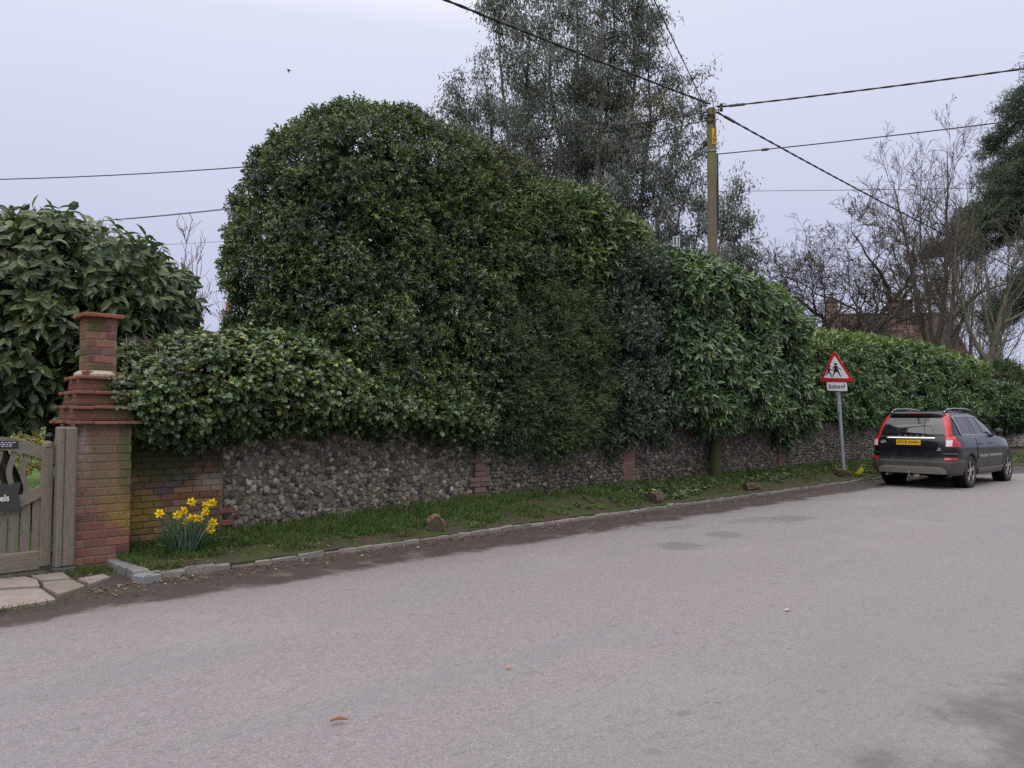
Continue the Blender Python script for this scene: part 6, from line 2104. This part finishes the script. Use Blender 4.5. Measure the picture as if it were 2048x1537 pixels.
def small(name, loc, rz, L, label, cat, col, kind):
    mb = MB()
    d = np.array([math.cos(rz), math.sin(rz), 0])
    p = np.array(loc, float)
    if kind == 'twig':
        pts = [p - d * L / 2, p - d * L * .1 + [0, 0, .01], p + d * L * .2 + [0, .01, .006], p + d * L / 2]
        mb.tube(pts, [.006, .008, .008, .004], 6, col)
        mb.tube([pts[1], pts[1] + np.array([d[1], -d[0], .1]) * .03], .003, 5, col)
    else:
        add_leaves(mb, np.array([p - d * L / 2]), np.array([d + [0, 0, .12]]), np.array([[.1, .1, 1.0]]), L, L * .5, np.array([col]), 'oval')
    tag(mb.build(name, M_matt, origin=tuple(p)), label, cat)
small("fallen_twig", (2.23, 3.59, .022), R(-30), .095, "orange-brown twig lying on the tarmac nearest the viewer", "twig", (.27, .115, .05), 'twig')
small("fallen_leaf", (3.49, 3.61, .014), R(40), .055, "small orange leaf in the middle of the lane beyond the twig", "leaf", (.45, .20, .09), 'leaf')
small("fallen_leaf", (6.2, 3.05, .014), R(-20), .075, "pale buff leaf on the right part of the lane", "leaf", (.50, .40, .24), 'leaf')

def make_bird():
    c = np.array([17.2, 32.6, 18.0])
    mb = MB()
    V0, F0 = ICO2
    mb.add(V0 * [.07, .035, .035] + c, [F0], (.02, .02, .02)); mb.add(V0 * .027 + c + [-.075, 0, .012], [F0], (.02, .02, .02))
    mb.add([c + [-.115, 0, .01], c + [-.095, .008, .014], c + [-.095, -.008, .014]], [[(0, 1, 2)]], (.02, .02, .02))
    for s in (-1, 1):
        mb.grid([[c + [-.04, s * .02, .01], c + [.035, s * .02, .01]], [c + [-.05, s * .06, -.03], c + [.03, s * .065, -.03]], [c + [.0, s * .09, -.09], c + [.04, s * .088, -.09]]], (.02, .02, .02))
    mb.grid([[c + [.055, -.016, 0], c + [.055, .016, 0]], [c + [.11, -.028, .0], c + [.11, .028, .0]]], (.02, .02, .02))
    tag(mb.build("bird", M_matt, origin=tuple(c)), "tiny dark bird flying high in the sky left of the tall gum tree", "bird")
make_bird()

def make_daffodils():
    o = np.array([3.42, 8.72, float(zverge(3.42, 8.72)) - .01])
    t = thing("daffodil_clump", tuple(o), "clump of yellow daffodils flowering against the old brick wall", "flowers")
    fo = MB()
    n = 190
    a = rng.rand(n) * 6.28; r = .15 * np.sqrt(rng.rand(n))
    for i in range(n):
        p = o + np.array([r[i] * math.cos(a[i]) * 1.4, r[i] * math.sin(a[i]) * .6, 0])
        L = rng.uniform(.28, .54); lean = rng.uniform(.03, .42) * (1 + (rng.rand() < .2))
        d = np.array([math.cos(a[i]) * lean + .25 * rng.randn(), math.sin(a[i]) * lean * .7 - .12, 1.0])
        d = unit(d); pts = [p]
        dr = rng.uniform(.01, .16) * (1.9 if rng.rand() < .25 else 1)
        for s in range(7):
            d = unit(d + np.array([d[0], d[1], -1.0]) * dr * (s > 1) * .8); pts.append(pts[-1] + d * L / 7)
        pts = np.array(pts); sd = unit(np.cross(d, [0, 0, 1.0]) + .3 * rng.randn(3))
        w = np.array([.5, .9, 1, 1, 1, .9, .7, .15])[:, None] * .0075
        c = tone((.06, .115, .07), (.15, .22, .15), rng.rand(1), .15)[0]
        fo.grid(np.stack([pts - sd * w, pts + sd * w], 1), c)
    fo.build("foliage", M_soft, t)
    # bloom positions: across the view / height, read against the clump
    blooms = [(-.265, .475), (-.085, .445), (-.02, .49), (.06, .585), (.005, .37), (.085, .395), (.15, .40), (.205, .47), (.215, .545), (.285, .565), (.29, .345), (.265, .265), (.05, .405)]
    for (u, h) in blooms:
        c = o + np.array([.97, -.24, 0]) * u + np.array([0, 0, h]) + np.array([-.1, -.3, 0]) * (.12 + .12 * rng.rand())
        f = unit(np.array([-.35 + .5 * rng.randn(), -.9, -.15 + .2 * rng.randn()]))
        a1 = unit(np.cross(f, [0, 0, 1.0])); b1 = np.cross(f, a1)
        b = MB()
        ph = rng.rand()
        P = np.array([c] * 6); A = np.array([a1 * math.cos(k * 1.047 + ph) + b1 * math.sin(k * 1.047 + ph) + f * rng.uniform(-.1, .3) for k in range(6)])
        add_leaves(b, P, A, np.tile(f, (6, 1)) + .2 * rng.randn(6, 3), .057, .036, np.array([[.86, .66, .02]] * 6) * rng.uniform(.85, 1.1, (6, 1)), 'oval')
        st = c - f * .02
        b.tube([c, st + [0, 0, -.015] - f * .02, st + [0, 0, -.07], (st + o) / 2 + [0, 0, .02], o + np.array([u * .3, 0, 0])], .0035, 5, (.07, .12, .05))
        bo = b.build("flower", M_petal, t)
        tr = MB()
        rows = []
        for q, rr in ((0, .010), (.012, .014), (.026, .0155), (.034, .021)):
            rows.append([c + f * q + (a1 * math.cos(k * math.pi / 6) + b1 * math.sin(k * math.pi / 6)) * rr * (1 + .12 * (k % 2) * (q > .03)) for k in range(13)])
        tr.grid(rows, (.84, .50, .01)); tr.build("trumpet", M_petal, bo)
make_daffodils()
